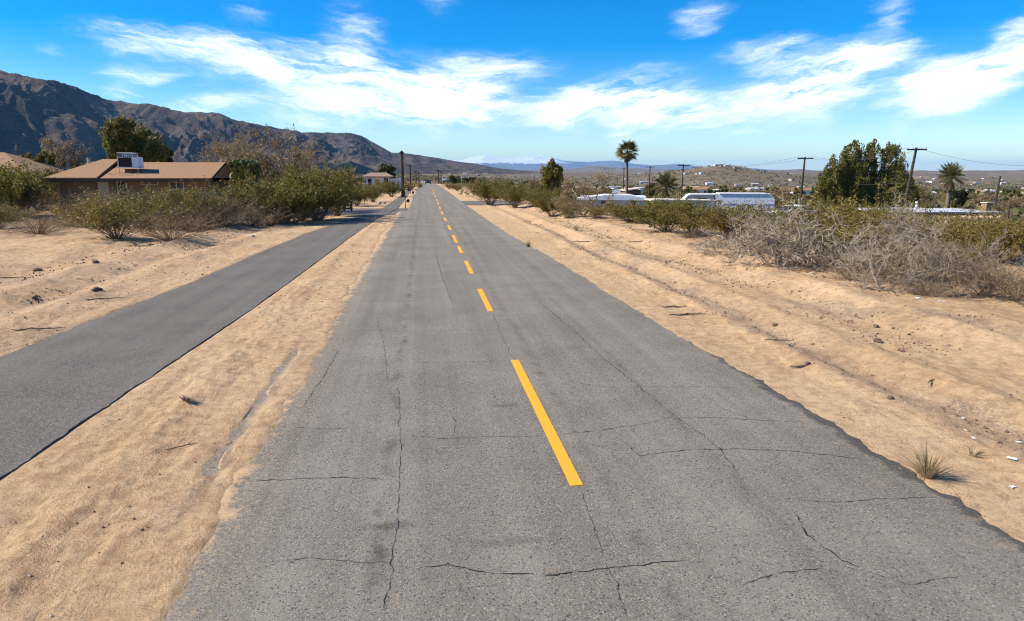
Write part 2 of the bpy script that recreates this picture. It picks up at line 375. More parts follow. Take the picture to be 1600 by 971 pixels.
M['olive'] = leafy('olive_leaf', (.14, .115, .035), (.29, .215, .085), .28, dead=(.28, .2, .1))
M['dark'] = leafy('dark_leaf', (.035, .045, .013), (.115, .110, .028), .25)
M['cedar'] = leafy('cedar_leaf', (.070, .072, .014), (.300, .245, .052), .28)
M['tanleaf'] = leafy('dry_leaf', (.22, .15, .07), (.36, .255, .135), .3)
M['frond'] = leafy('palm_leaf', (.050, .058, .014), (.21, .16, .045), .2, .45)
M['thatch'] = leafy('dead_frond', (.16, .11, .055), (.28, .19, .10), .15)
M['cactus'] = simple('cactus_skin', (.085, .095, .022), .6, .35, 9, .3)
M['white'] = simple('white_siding', (.76, .77, .78), .55, .06, 3, .05, dirt=(.52, .50, .47))
M['cream'] = simple('cream_siding', (.55, .47, .36), .7, .1, 3, .1)
M['stucco'] = simple('tan_stucco', (.24, .155, .085), .9, .12, 10, .3)
M['shingle'] = simple('tan_shingle', (.30, .172, .09), .95, .16, 14, .5, aniso=(1, 1, 1))
M['brown'] = simple('dark_brown_paint', (.10, .06, .035), .8, .25, 8, .1)
M['glass'] = simple('dark_window_glass', (.018, .02, .024), .12, .1, 3, 0, spec=.5)
M['steel'] = simple('galvanised_steel', (.52, .53, .54), .45, .15, 12, .1, metal=.5)
M['louver'] = simple('cooler_pad', (.045, .042, .04), .8, .3, 25, .2)
M['pole'] = simple('creosoted_pole', (.060, .042, .030), .85, .35, 14, .3, aniso=(1, 1, .15))
M['wire'] = simple('cable', (.10, .09, .08), .6, .1, 5, 0)
M['black'] = simple('black_enamel', (.02, .02, .022), .4, .2, 8, 0)
M['stone'] = simple('pale_stone', (.50, .41, .31), .9, .25, 9, .6)
M['straw'] = leafy('straw', (.34, .245, .125), (.56, .42, .23), .35)
M['clod'] = simple('dark_clod', (.15, .10, .065), .95, .35, 20, .5)
M['litter'] = simple('white_litter', (.78, .77, .74), .6, .08, 8, .1)
M['rubble'] = simple('sandstone', (.50, .34, .20), .95, .2, 4, .6)
M['tyre'] = simple('tyre_rubber', (.02, .02, .02), .8, .2, 9, 0)
M['roofgrey'] = simple('weathered_roof', (.47, .47, .48), .7, .15, 2, .1, dirt=(.33, .28, .24))
M['roofbrown'] = simple('brown_roof', (.27, .18, .12), .9, .15, 8, .2)

# ------------------------------------------------------------------ the lie of the land
LR = np.log(np.array([1., 60, 150, 300, 600, 1200, 2000, 3200, 5000, 9000, 20000, 42000]))
RZ = np.array([0, -.3, -1.5, -4.5, -12, -26, -27, -17, 2, 30, 62, 90.])
LZ = np.array([0, 0, 0, -1.8, -4.5, -7.0, -5., 3, 14, 32, 62, 90.])
def edge_left(y): return np.interp(y, [-80, 2, 5, 9, 15, 22, 30, 52, 120], [-1.72, -1.66, -1.62, -1.56, -1.70, -1.75, -1.8, -1.05, -1.0])
def edge_right(y): return np.interp(y, [-80, 4, 7, 10, 14, 20, 30, 50, 120], [4.1, 4.1, 4.1, 3.95, 3.9, 3.85, 3.55, 3.5, 3.7])
PATH_L = ([-80, 10, 12.5, 16.6, 22.4, 30, 38, 42, 50, 76, 130], [-6.0, -5.86, -5.72, -5.42, -5.28, -4.96, -4.3, -3.75, -3.0, -2.6, -2.5])
PATH_R = ([-80, 5.8, 7.2, 13.3, 18.8, 31, 39, 45, 52, 130], [-3.6, -3.56, -3.52, -3.24, -3.12, -2.87, -2.6, -2.25, -1.85, -1.7])
def road_z(y): return np.interp(y, [-100, 140, 200, 300, 500, 900], [0, 0, -.35, -1.7, -4.0, -6.5])
def land(x, y, fine=True):
    x = np.asarray(x, float); y = np.asarray(y, float); r = np.hypot(x, y)+1e-6; lr = np.log(np.maximum(r, 1))
    s = sst(-.06, .30, x/r)
    z = np.interp(lr, LR, LZ)*(1-s)+np.interp(lr, LR, RZ)*s
    c = x+.25*y
    near = sst(900, 200, r)
    z = z-2.6*sst(22, 40, c)*sst(8, 16, x)*near*sst(.02, .12, x/r)
    z = z+fbm(x/420, y/420, 4, 3)*11*sst(300, 1500, r)*(1+sst(2500, 6000, r))
    # the low bare hill with houses on top, and its neighbours
    for px, D, h, sg in ((1128, 1950, 46, 150), (1050, 2300, 26, 170), (1215, 2500, 20, 210), (925, 3000, 24, 260), (1330, 4200, 22, 350)):
        a = azel(px, 270)[0]; hx, hy = D*math.sin(a), D*math.cos(a)
        z = z+h*np.exp(-((x-hx)**2+(y-hy)**2)/(2*sg*sg))*(1+.25*fbm(x/90, y/90, 3, 9))
    nr = sst(160, 60, r)
    # verge relief
    L = edge_left(y); Rr = edge_right(y)
    off = sst(6, 12, -x)*.22+sst(5.2, 9.5, x)*.26
    z = z+off*nr*(1+.6*fbm(x/3, y/6, 3, 21))
    rz = road_z(y)
    corr = sst(14, 7, np.abs(x-1))*sst(900, 700, y)
    z = z*(1-corr)+(rz+off*nr*.8*(1+.6*fbm(x/3, y/6, 3, 21)))*corr
    if fine:
        amp = sst(90, 25, r)
        z = z+amp*(.050*fbm(x/.9, y/1.9, 4, 31)+.026*fbm(x/.22, y/.3, 3, 41)+.016*fbm(x/.10, y/.55, 3, 42))*np.where((x > L-.3) & (x < Rr+.3), .25, 1.)
        # graded berms and tyre ruts running with the road
        wob = .35*fbm(y/9, y*0+.3, 3, 51)
        for xc, h, wd in ((5.2, .06, .22), (5.75, -.07, .22), (6.35, .07, .25), (7.4, -.05, .3), (8.3, .09, .35), (-6.9, .05, .3), (-7.6, -.06, .3), (-8.6, .09, .4), (-2.62, .035, .22), (-9.8, -.06, .4)):
            z = z+1.45*amp*h*np.exp(-((x-xc-wob*(1 if abs(xc) > 4 else .3))/wd)**2)*(.65+.7*fbm(x/1.1, y/2.2, 3, 61))
        n = fbm(x/.35, y/.6, 4, 71)
    else: n = 0
    # sand drifts over the ragged left edge, the right edge stands a little proud
    dl = L-x
    wob2 = .16*fbm(y/1.1, y*0+.5, 4, 81)
    zl = -.07+.084*sst(-.27, .03, dl+wob2)+.026*n
    strip = np.exp(-((dl-.25-wob2*.3-.02*(y-6))/.085)**2)*sst(11.5, 9, y)*sst(4.6, 5.6, y)
    zl = zl-.055*strip*np.clip(.25+2.6*fbm(x/.16, y/.7, 4, 91), 0, 1.2)
    wl = sst(.75, .25, dl)*(x < 1)
    zr = -.075+.065*sst(-.30, .02, x-Rr+.12*fbm(x/.4, y/.7, 3, 72))+.018*n
    wr = sst(.75, .2, x-Rr)*(x >= 1)
    inside = (x > L) & (x < Rr)
    tl = np.where(x < 1, zl, zr); wt = np.where(inside, 1, np.where(x < 1, wl, wr))*sst(900, 800, y)
    z = z*(1-wt)+(rz+tl)*wt
    # bed of the side path
    pl = np.interp(y, *PATH_L); pr = np.interp(y, *PATH_R)
    ip = sst(-.12, .05, x-pl)*sst(.05, -.05, x-pr)*(y < 132)
    z = z*(1-ip)+(-.06)*ip
    sh = np.exp(-((x-pr-.05)/.09)**2)*(y < 60); z = z*(1-.8*sh)+.002*sh
    dv = ((y > 43.5) & (y < 52.3) & (x > -9.2) & (x < -.8)) | ((y > 56.5) & (y < 66) & (x > 3.3) & (x < 9))
    z = np.where(dv, np.minimum(z, -.05), z)
    return z
def gz(x, y): return float(land(np.array([x]), np.array([y]), True)[0])

# ---- ground sheet
a0 = azel(800, 272)[0]
ang = np.unique(np.concatenate([np.linspace(a0-R(46), a0+R(46), 620), np.linspace(a0+R(46), a0+R(314), 100)]))[:-1]
rr = np.concatenate([[.4, 1., 1.6], np.geomspace(2.2, 60, 440), np.geomspace(61.5, 43000, 190)])
A, RR = np.meshgrid(ang, rr, indexing='ij'); gx = RR*np.sin(A); gy = RR*np.cos(A)
gzv = land(gx.ravel(), gy.ravel()).reshape(gx.shape)
na, nr_ = gx.shape
gv = np.stack([gx, gy, gzv], -1).reshape(-1, 3)
i = np.arange(na)[:, None]; j = np.arange(nr_-1)[None]; i2 = (i+1) % na
gf = np.stack([i*nr_+j, i*nr_+j+1, i2*nr_+j+1, i2*nr_+j], -1).reshape(-1, 4)
gv = np.vstack([gv, [[0, 0, -.07]]]); c_ = len(gv)-1
gt = np.stack([np.full(na, c_), np.arange(na)*nr_, ((np.arange(na)+1) % na)*nr_], -1)
gme = mesh('ground', gv, [gf[:, ::-1][:, [3, 2, 1, 0]], gt], M['ground'], smooth=True)
xx, yy = gv[:, 0], gv[:, 1]; r_ = np.hypot(xx, yy)
scr = sst(45, 110, r_+12*fbm(xx/14, yy/14, 3, 5))
scr = np.maximum(scr, .45*sst(10, 20, xx-.12*yy+3*fbm(xx/5, yy/5, 3, 6))*sst(10, 16, r_))
scr = np.maximum(scr, .62*sst(9, 17, -xx+3*fbm(xx/5, yy/5, 3, 8))*sst(24, 34, yy))
scr = np.maximum(scr*(1-sst(9, 5, np.abs(xx-.5))*sst(400, 100, yy)), 0)
gra = .55*np.exp(-((edge_left(yy)-xx-.25)/.1)**2)*sst(12, 8, yy)*sst(4.4,5.2,yy)+.25*sst(3.6, 2.6, r_)*(xx < -1)+.5*np.exp(-((xx-5.6-.3*fbm(yy/9, yy*0, 3, 51))/.35)**2)*sst(40, 10, yy)+.6*np.exp(-((xx+7.9+.5*fbm(yy/4, yy*0, 3, 53))/.6)**2)*sst(.0, .25, fbm(xx/1.5, yy/1.2, 4, 54))+.55*sst(.12, .4, fbm(xx/1.8, yy/2.6, 4, 55))*(np.abs(xx-.5) > 5.2)*sst(40, 20, r_)
for nm, arr in (('scrub', scr), ('gravel', np.clip(gra, 0, 1))):
    at_ = gme.attributes.new(nm, 'FLOAT', 'POINT'); at_.data.foreach_set('value', arr.astype(np.float32))
tag(link('ground', gme), kind='structure')

# ---- road, path and driveways
ys = np.concatenate([np.linspace(-80, 2, 42), np.geomspace(2.06, 60, 560), np.geomspace(61, 900, 120)])
def strip_mesh(name, Lx, Rx, m, ncol=14, z=0.0, wob=(.02, .02), skirt=.16):
    u = np.concatenate([[0], np.linspace(0, 1, ncol), [1]])
    Lx = Lx+wob[0]*(fbm(ys_/.5, ys_*0+3.3, 4, 101)+fbm(ys_/.12, ys_*0+1.3, 2, 102)*.4); Rx = Rx+wob[1]*(fbm(ys_/.5, ys_*0+7.3, 4, 103)+fbm(ys_/.12, ys_*0+1.9, 2, 104)*.4)
    Xs = Lx[:, None]+(Rx-Lx)[:, None]*u[None]; Xs[:, 0] -= .03; Xs[:, -1] += .03
    Ys = np.repeat(ys_[:, None], len(u), 1); Zs = road_z(ys_)[:, None]+z+0*Xs; Zs[:, 0] -= skirt; Zs[:, -1] -= skirt
    n, k = Xs.shape; a = np.arange(n-1)[:, None]*k; b = np.arange(k-1)[None]
    f = np.stack([a+b, a+b+1, a+k+b+1, a+k+b], -1).reshape(-1, 4)
    return mesh(name, np.stack([Xs, Ys, Zs], -1).reshape(-1, 3), f, m)
ys_ = ys
roado = tag(link('road', strip_mesh('road', np.where(ys < 48, edge_left(ys)-.40, edge_left(ys)), edge_right(ys)-.02, M['road'], 14, 0, (.05, .10))), kind='structure')
ys_ = ys[ys < 130]
patho = tag(link('bike_path', strip_mesh('bike_path', np.interp(ys_, *PATH_L), np.interp(ys_, *PATH_R), M['path'], 8, .012, (.05, .05))), kind='structure')
ys_ = np.linspace(43.8, 52, 60)
tag(link('driveway', strip_mesh('driveway', -9+0*ys_, -1.2+0*ys_, M['path'], 8, -.006, (.3, .1))), kind='structure')
ys_ = np.linspace(57, 65.6, 40)
tag(link('driveway', strip_mesh('driveway', 3.2+0*ys_, 8.6+0*ys_, M['path'], 8, -.005, (.1, .3))), kind='structure')
# painted dashes: each its own part of the road
DASH = [(5.08, 8.95), (12.35, 14.88), (17.27, 19.9), (21.9, 24.1), (25.3, 28.5), (31.3, 34.2), (37.2, 40.2), (43.5, 46.8), (50.3, 54), (57.5, 62), (66, 71), (76, 82), (88, 95), (102, 110), (118, 127)]
for y0, y1 in DASH:
    n = max(6, int((y1-y0)/.06)); yv = np.linspace(y0, y1, n)
    xc = np.interp(yv, [0, 45, 70, 100, 130], [1.185, 1.2, 1.35, 1.5, 1.6]); hw_ = .055
    L_ = xc-hw_+.006*fbm(yv/.08, yv*0, 3, 111); R_ = xc+hw_+.006*fbm(yv/.08, yv*0+5, 3, 112)
    v = np.concatenate([np.stack([L_, yv, 0*yv+.004], -1), np.stack([R_, yv, 0*yv+.004], -1)])
    k = np.arange(n-1)
    if y0 > 12: k = k[np.abs(yv[:-1]-(y0+y1)/2) > .03]
    link('lane_marking', mesh('lane_marking', v, np.stack([k, k+n, k+n+1, k+1], -1), M['paint']), roado)
CRACKS = [([(380, 752), (450, 750), (520, 746), (610, 750)], 1.0), ([(640, 682), (690, 686), (760, 683), (850, 682)], .7), ([(866, 681), (940, 672), (1000, 664), (1055, 651)], .8),
    ([(965, 685), (1000, 712), (1080, 703), (1160, 702), (1230, 705), (1300, 712), (1365, 722)], 1.0), ([(945, 562), (1000, 605), (1040, 640), (1090, 675), (1125, 703), (1155, 742)], 1.0),
    ([(1052, 653), (1130, 653), (1200, 658), (1262, 660)], .8), ([(1240, 800), (1262, 838), (1310, 872), (1352, 892)], 1.3), ([(1242, 782), (1300, 786), (1370, 780), (1480, 778)], .7),
    ([(640, 892), (700, 882), (760, 896), (860, 899), (950, 889), (1080, 875)], 1.0), ([(1150, 917), (1210, 897), (1290, 888)], .8), ([(532, 516), (620, 518), (700, 517), (830, 513)], .6),
    ([(640, 568), (720, 566), (800, 564)], .7), ([(440, 667), (520, 671), (560, 668)], .6), ([(622, 600), (626, 700), (622, 800), (612, 880), (600, 975)], .55), ([(560, 470), (610, 472), (655, 470)], .6),
    ([(600, 431), (680, 432), (742, 430)], .6), ([(840, 470), (900, 520), (950, 568)], .7), ([(890, 598), (960, 606), (1040, 604), (1160, 606)], .6), ([(770, 610), (776, 624), (800, 640)], .6),
    ([(770, 490), (790, 540), (803, 563)], .45), ([(905, 760), (930, 830), (955, 900), (985, 975)], .4), ([(470, 640), (505, 590), (530, 545)], .6), ([(1350, 892), (1420, 915), (1500, 900)], .6),
    ([(590, 500), (600, 540), (606, 600)], .5), ([(680, 395), (690, 430), (705, 470)], .5), ([(640, 398), (700, 399), (770, 397)], .5), ([(650, 372), (740, 373)], .5), ([(760, 500), (850, 498), (930, 500)], .5),
    ([(1080, 604), (1130, 640), (1190, 660)], .5), ([(700, 640), (712, 660), (708, 684)], .5), ([(420, 880), (480, 872), (560, 880), (630, 876)], .6)]
crm = random.Random(4)
for pts, wd in CRACKS:
    P = [Vector(spot(*p)) for p in pts]; out = []
    for a, b in zip(P[:-1], P[1:]):
        n = max(2, int((b-a).length/.03))
        for k in range(n): out.append(a.lerp(b, k/n))
    out.append(P[-1]); n = len(out); o2 = np.array([(p.x, p.y) for p in out])
    s = np.cumsum(np.concatenate([[0], np.linalg.norm(np.diff(o2, axis=0), axis=1)])); sd_ = crm.randint(0, 999)
    tgt = np.gradient(o2, axis=0); tgt /= np.linalg.norm(tgt, axis=1)[:, None]+1e-9; nrm = np.stack([-tgt[:, 1], tgt[:, 0]], -1)
    o2 = o2+nrm*(.035*fbm(s/.3, s*0+sd_, 4, 7)+.020*fbm(s/.07, s*0+sd_, 3, 8))[:, None]
    wv = .0068*wd*np.clip(.55+1.5*fbm(s/.13, s*0+sd_, 4, 9), .02, 1.8)*np.sqrt(np.clip(np.minimum(s, s[-1]-s)/.25, .05, 1))*np.clip(np.linalg.norm(o2, axis=1)/9, .8, 1.8)
    v = np.concatenate([np.c_[o2+nrm*wv[:, None], np.full(n, .0035)], np.c_[o2-nrm*wv[:, None], np.full(n, .0035)]])
    k = np.arange(n-1); link('crack', mesh('crack', v, np.stack([k, k+n, k+n+1, k+1], -1)[:, ::-1], M['crack']), roado)

# ------------------------------------------------------------------ mountains and hills
def mountain(name, sil, dist, depth, m, seed, na_=700, nr=150, rough=.3, wl=900, jag=.03, zoff=0):
    A0 = np.array([azel(*p)[0] for p in sil]); E0 = np.array([azel(*p)[1] for p in sil])
    a = np.linspace(A0[0], A0[-1], na_); e = np.interp(a, A0, E0)
    D = np.interp(a, [q_[0] for q_ in dist], [q_[1] for q_ in dist])
    crest = EYE+np.tan(e)*D
    t = np.linspace(0, 1.35, nr); Tm, Am = np.meshgrid(t, a); Dm = D[:, None]; Cm = crest[:, None]
    Rm = Dm*(1-depth*(1-Tm)); x = Rm*np.sin(Am); y = Rm*np.cos(Am)
    base = land(x.ravel(), y.ravel(), False).reshape(x.shape)
    p = np.where(Tm < 1, .25*Tm+.75*Tm**1.5, 1-1.6*(Tm-1))
    wx = x+wl*.35*fbm(x/wl, y/wl, 3, seed+50); wy = y+wl*.35*fbm(x/wl+9, y/wl, 3, seed+60)
    rd = ridged(wx/wl, wy/wl, 6, seed)-.5
    env = np.clip(Tm, 0, 1)**.6*np.clip(1.02-Tm, 0, 1)**.5*2 
    z = base-6+(Cm-base+6)*p
    hgt = np.maximum(Cm-base, 5)
    z = z+hgt*rough*rd*env
    z = z+hgt*jag*ridged(x/(wl*.22), y/(wl*.22), 4, seed+30)*sst(.0, .3, Tm)+hgt*rough*.22*fbm(x/(wl*.3), y/(wl*.3), 4, seed+20)*env
    z = np.where(Tm < .12, base-8+(z-base+8)*sst(0, .12, Tm), z)+zoff
    lim = EYE+np.tan(e)[:, None]*Rm*(1+.10*fbm(x/(wl*.22), y/(wl*.22), 5, seed+77, .6)); k_ = hgt*.05
    z = np.where(Tm < 1.02, lim-k_*np.logaddexp(0, np.clip((lim-z)/k_, -60, 60)), z)
    i = np.arange(na_-1)[:, None]*nr; j = np.arange(nr-1)[None]
    f = np.stack([i+j, i+j+1, i+nr+j+1, i+nr+j], -1).reshape(-1, 4)
    return tag(link(name, mesh(name, np.stack([x, y, z], -1).reshape(-1, 3), f[:, ::-1], m, smooth=True)), kind='structure')
SIL = [(-900, 60), (-500, 70), (-250, 88), (-100, 98), (0, 110), (60, 121), (110, 130), (160, 152), (195, 158), (235, 163), (270, 175), (330, 176), (370, 188), (420, 196), (470, 206), (540, 207), (565, 212),
       (590, 225), (612, 238), (640, 240), (665, 245), (700, 250), (740, 256), (780, 263), (830, 268), (880, 271)]
mountain('mountain_range', SIL, [(-1.6, 2600), (-.6, 3400), (-.1, 4600), (.1, 5600), (.25, 6500)], .45, M['range'], 8, 1100, 300, .9, 740, .045)
mountain('foothills', [(740, 270), (800, 266), (850, 265), (900, 263), (930, 259), (955, 262), (1000, 263), (1040, 265), (1120, 267), (1190, 270), (1225, 266), (1250, 264), (1285, 268), (1330, 271)],
         [(0, 9000), (.6, 9500)], .16, M['hill'], 15, 320, 50, .4, 900, .05)
mountain('snowy_mountains', [(640, 262), (690, 252), (725, 249), (738, 245), (755, 242.5), (790, 247), (818, 244.5), (836, 243), (852, 246), (866, 246), (882, 251), (920, 253), (960, 251), (1000, 257), (1030, 258),
         (1060, 255.5), (1100, 261), (1140, 260), (1200, 265), (1250, 266), (1300, 267), (1450, 269), (1520, 268), (1600, 269), (1900, 267), (2300, 266)], [(-.2, 30000), (1.2, 31000)], .2, M['peak'], 25, 520, 60, .3, 3200, .03)

# ------------------------------------------------------------------ buildings
def hip_roof(x0, x1, y0, y1, ze, zr, hipl, hipr, th=.14):
    ym = (y0+y1)/2
    v = []
    for dz in (0, -th):
        v += [(x0, y0, ze+dz), (x1, y0, ze+dz), (x1, y1, ze+dz), (x0, y1, ze+dz), (x0+hipl, ym, zr+dz), (x1-hipr, ym, zr+dz)]
    q = [(0, 1, 5, 4), (2, 3, 4, 5), (6, 10, 11, 7), (8, 11, 10, 9), (0, 6, 7, 1), (1, 7, 8, 2), (2, 8, 9, 3), (3, 9, 6, 0)]
    t = [(1, 2, 5), (3, 0, 4), (7, 11, 8), (9, 10, 6)]
    return v, q, t
def window(parent, x0, x1, y, z0, z1, n=2, frame=None, pane=None, name='window', face=-1, label=None):
    fr = frame or M['white']; b = MB(); t = .05
    b.box(((x0+x1)/2, y, z1-t/2), (x1-x0, .07, t)); b.box(((x0+x1)/2, y, z0+t/2), (x1-x0, .07, t))
    for k in range(n+1): b.box((x0+t/2+(x1-x0-t)*k/n, y, (z0+z1)/2), (t, .07, z1-z0-2*t))
    o = b.obj(name, fr, parent)
    if label: o['label'] = label
    for k in range(n):
        xa = x0+t+(x1-x0-t)*k/n; xb = x0+(x1-x0-t)*(k+1)/n
        MB().box(((xa+xb)/2, y+.015, (z0+z1)/2), (xb-xa, .02, z1-z0-2*t)).obj('pane', pane or M['glass'], o)
    return o
# the tan ranch house
HY = 42.0
hx0, hx1 = at(67, 278, HY).x, at(330, 279, HY).x; gh = gz((hx0+hx1)/2, HY+3)
h = thing('ranch_house', 'long tan brick house with low brown shingle roof behind the scrub left of the path', 'house', ((hx0+hx1)/2, HY, gh))
W = hx1-hx0; hw2 = W/2; ze = 2.26-gh; zr = 3.2-gh
b = MB(); b.box((0, 3.3, ze/2-.05), (W-1.0, 5.2, ze-.1))
b.prism([(.0, 0), (.0, 0.01), (0.01, 0)], 0, .001)
b.obj('wall', M['stucco'], h)
v, q_, t_ = hip_roof(-hw2+3.0, hw2, 0, 6.4, ze, zr, 0, 0)
b = MB(); b.add(v, q_, [(7, 11, 8), (9, 10, 6)]); b.obj('roof', M['shingle'], h)
xs = at(183.5, 250, 45).x-(hx0+hx1)/2
v, q_, t_ = hip_roof(-hw2, xs, -.02, 6.42, ze+.03, 3.38-gh, 1.9, .0)
b = MB(); b.add(v, q_, t_); b.obj('roof', M['shingle'], h)
b = MB(); b.add([(hw2-.55, .35, ze-.12), (hw2-.55, 6.05, ze-.12), (hw2-.55, 3.2, zr-.2), (hw2-.75, .35, ze-.12), (hw2-.75, 6.05, ze-.12), (hw2-.75, 3.2, zr-.2)], [(0, 3, 4, 1), (1, 4, 5, 2), (2, 5, 3, 0)], [(0, 1, 2), (3, 5, 4)]); b.obj('gable', M['cream'], h)
b = MB(); b.box((0, -.035, ze-.12), (W+.05, .05, .17)); b.obj('fascia', M['brown'], h)
def hx(px): return at(px, 285, HY+.65).x-(hx0+hx1)/2
def hz(py): return at(200, py, HY+.65).z-gh
b = MB(); b.box(((hx(152)+hx(169))/2, .66, (hz(279.5))/2), (hx(169)-hx(152), .08, hz(279.5))); dd = b.obj('door', M['cream'], h); dd['label'] = 'pale closed door'
MB().box((hx(166), .60, .95), (.05, .05, .05)).obj('handle', M['steel'], dd)
b = MB(); b.box(((hx(184)+hx(197))/2, .67, hz(282)/2), (hx(197)-hx(184), .06, hz(282))); dd = b.obj('door', M['black'], h); dd['label'] = 'dark screen door'
b = MB()
for px in (183.3, 197.7): b.box((hx(px), .64, hz(281)/2), (.05, .1, hz(281)))
b.box((hx(190.5), .64, hz(281)), (hx(198)-hx(183), .1, .05)); b.obj('frame', M['cream'], dd)
window(h, hx(219), hx(247), .66, hz(289), hz(280.5), 2, M['cream'])
window(h, hx(263.5), hx(287), .66, hz(297), hz(284), 2, M['cream'], label='tall window with pale blind')
for k, px in enumerate((118, 345)): MB().tube([((at(px, 250, 45).x-(hx0+hx1)/2)*.93, 3.9+.3*k, zr-.4), ((at(px, 250, 45).x-(hx0+hx1)/2)*.93, 3.9+.3*k, zr+.25)], .05, 8).obj('vent_pipe', M['steel'], h)
# evaporative cooler standing on the roof slope
cx_, cy_ = at(204, 255, 43.4).x, 43.4
rz0 = gh+ze+(zr-ze)*(1.4/3.2)+.02
c = thing('evaporative_cooler', 'white metal evaporative cooler with dark pads on a pipe stand on the brown roof', 'cooler', (cx_, cy_, rz0), 0, None, .88)
s = 43.9/1066.7
b = MB(); b.box((.47, 0, .53), (.36, .86, .66)); b.box((0, 0, .865), (1.28, .9, .035)); b.box((0, 0, .19), (1.28, .9, .04))
for xx_ in (-.61, .28): b.box((xx_, -.42, .53), (.05, .05, .64)); b.box((xx_, .42, .53), (.05, .05, .64))
b.obj('cabinet', M['white'], c)
b = MB()
for k in range(9): b.box((-.165, -.40, .26+.065*k), (.84, .05, .045), rx=.5)
b.box((-.165, 0, .53), (.82, .74, .6)); b.obj('louver_panel', M['louver'], c)
b = MB()
for yv in (-.42, .42):
    b.tube([(-.62, yv, .88), (-.62, yv, 1.14), (.34, yv, 1.14), (.34, yv, .88)], .022, 6)
    for k in range(1, 8): b.tube([(-.62+.12*k, yv, .9), (-.62+.12*k, yv, 1.13)], .008, 4)
    b.tube([(-.62, yv, 1.01), (.34, yv, 1.01)], .012, 5)
b.tube([(-.62, -.42, 1.14), (-.62, .42, 1.14)], .022, 6); b.tube([(.34, -.42, 1.14), (.34, .42, 1.14)], .022, 6); b.obj('top_rack', M['steel'], c)
for sx_ in (-.58, .58):
    for sy_ in (-.4, .4): MB().tube([(sx_, sy_, -.15+.29*sy_), (sx_, sy_, .2)], .022, 6).obj('leg', M['steel'], c)
b = MB(); b.tube([(-.58, -.35, .2), (-1.0, -.4, .15), (-1.2, -.6, -.1), (-1.0, -.9, -.22), (-.7, -1.0, -.22)], .016, 6)
b.tube([(.6, -.2, .3), (.8, -.5, .05), (.5, -.9, -.2), (0, -1.0, -.23), (-.5, -.95, -.22)], .016, 6); b.obj('water_line', M['black'], c)
# second roof at the left edge
hx_ = at(-112, 266, 56).x; g2 = gz(hx_, 58)
h2 = thing('ranch_house', 'low tan house at the left edge, its hip roof showing above the green shrub', 'house', (hx_, 56, g2))
b = MB(); b.box((0, 4, 1.2), (11.4, 6.6, 2.4)); b.obj('wall', M['stucco'], h2)
v, q_, t_ = hip_roof(-6.4, 6.7, 0, 8, 2.5, 4.0, 3.6, 3.6); b = MB(); b.add(v, q_, t_); b.obj('roof', M['shingle'], h2)
window(h2, 2.5, 3.9, .66, 1.0, 2.0, 2, M['cream'])
b = MB(); b.box((0.1, -.035, 2.42), (13, .05, .16)); b.obj('fascia', M['brown'], h2)
# white house with dark openings further up the road
cx_ = at(590, 283, 112).x; g3 = gz(cx_, 113)
h3 = thing('white_house', 'small white house with low brown roof and dark openings beyond the driveway', 'house', (cx_, 112, g3))
b = MB(); b.box((0, 3, 1.05), (3.6, 5.5, 2.1)); b.box((2.8, 3.2, .85), (2.1, 4, 1.7)); b.obj('wall', M['white'], h3)
v, q_, t_ = hip_roof(-2.5, 2.4, -.3, 6.3, 2.1, 2.7, 1.2, 1.2); b = MB(); b.add(v, q_, t_); b.obj('roof', M['roofbrown'], h3)
MB().box((2.85, 3.2, 1.76), (2.4, 4.3, .1)).obj('roof', M['roofgrey'], h3)
window(h3, -1.6, -.9, .22, .5, 1.8, 1); window(h3, .9, 1.7, .22, .4, 1.9, 1)
b = MB(); b.box((0, .22, .9), (.8, .05, 1.5)); b.obj('door', M['paint'], h3)

# mobile homes, sheds and the carport down the slope on the right
def base(px, Y): x = at(px, 300, Y).x; return x, gz(x, Y)
x_, g_ = base(1138, 78); tp = lambda px: at(px, 300, 78).x-x_; tz = lambda py, px=1140: at(px, py, 78).z-g_
t = thing('mobile_home', 'long white mobile home with gabled left end and slanted dark window behind olive shrubs', 'mobile home', (x_, 78, g_), -.3)
xl, xm, xr = tp(1071), tp(1131), tp(1204)
b = MB(); top = tz(303.5)
b.add([(xm-.5, 0, .3), (xr, 0, .3), (xr, 0, top-.7), (xr-.7, 0, top), (xm-.9, 0, top), (xm-.5, 3.2, .3), (xr, 3.2, .3), (xr, 3.2, top-.7), (xr-.7, 3.2, top), (xm-.9, 3.2, top)],
      [(5, 0, 4, 9), (4, 3, 8, 9), (3, 2, 7, 8), (2, 1, 6, 7), (0, 5, 6, 1)], [(0, 1, 2), (0, 2, 3), (0, 3, 4), (5, 7, 6), (5, 8, 7), (5, 9, 8)])
b.add([(xl+.25, .5, .3), (xm-.6, .5, .3), (xm-1.0, .5, top-.15), (xl+.9, .5, top-.15), (xl+.25, .5, top-.8), (xl+.25, 3, .3), (xm-.6, 3, .3), (xm-1.0, 3, top-.15), (xl+.9, 3, top-.15), (xl+.25, 3, top-.8)],
      [(0, 4, 9, 5), (4, 3, 8, 9), (3, 2, 7, 8)], [(0, 1, 2), (0, 2, 3), (0, 3, 4), (5, 7, 6), (5, 8, 7), (5, 9, 8)])
b.obj('body', M['white'], t)
b = MB(); b.box(((xl+xm)/2+.1, 1.6, top-.08), (xm-xl-1.6, 3.2, .1)); b.box((xl+.42, 1.6, top-.47), (1.05, 3.2, .09), ry=-.78); b.box(((xm+xr)/2-.6, 1.6, top+.05), (xr-xm-.3, 3.4, .09)); b.box((xr-.28, 1.6, top-.32), (1.0, 3.4, .08), ry=.79); b.obj('roof_trim', M['white'], t)
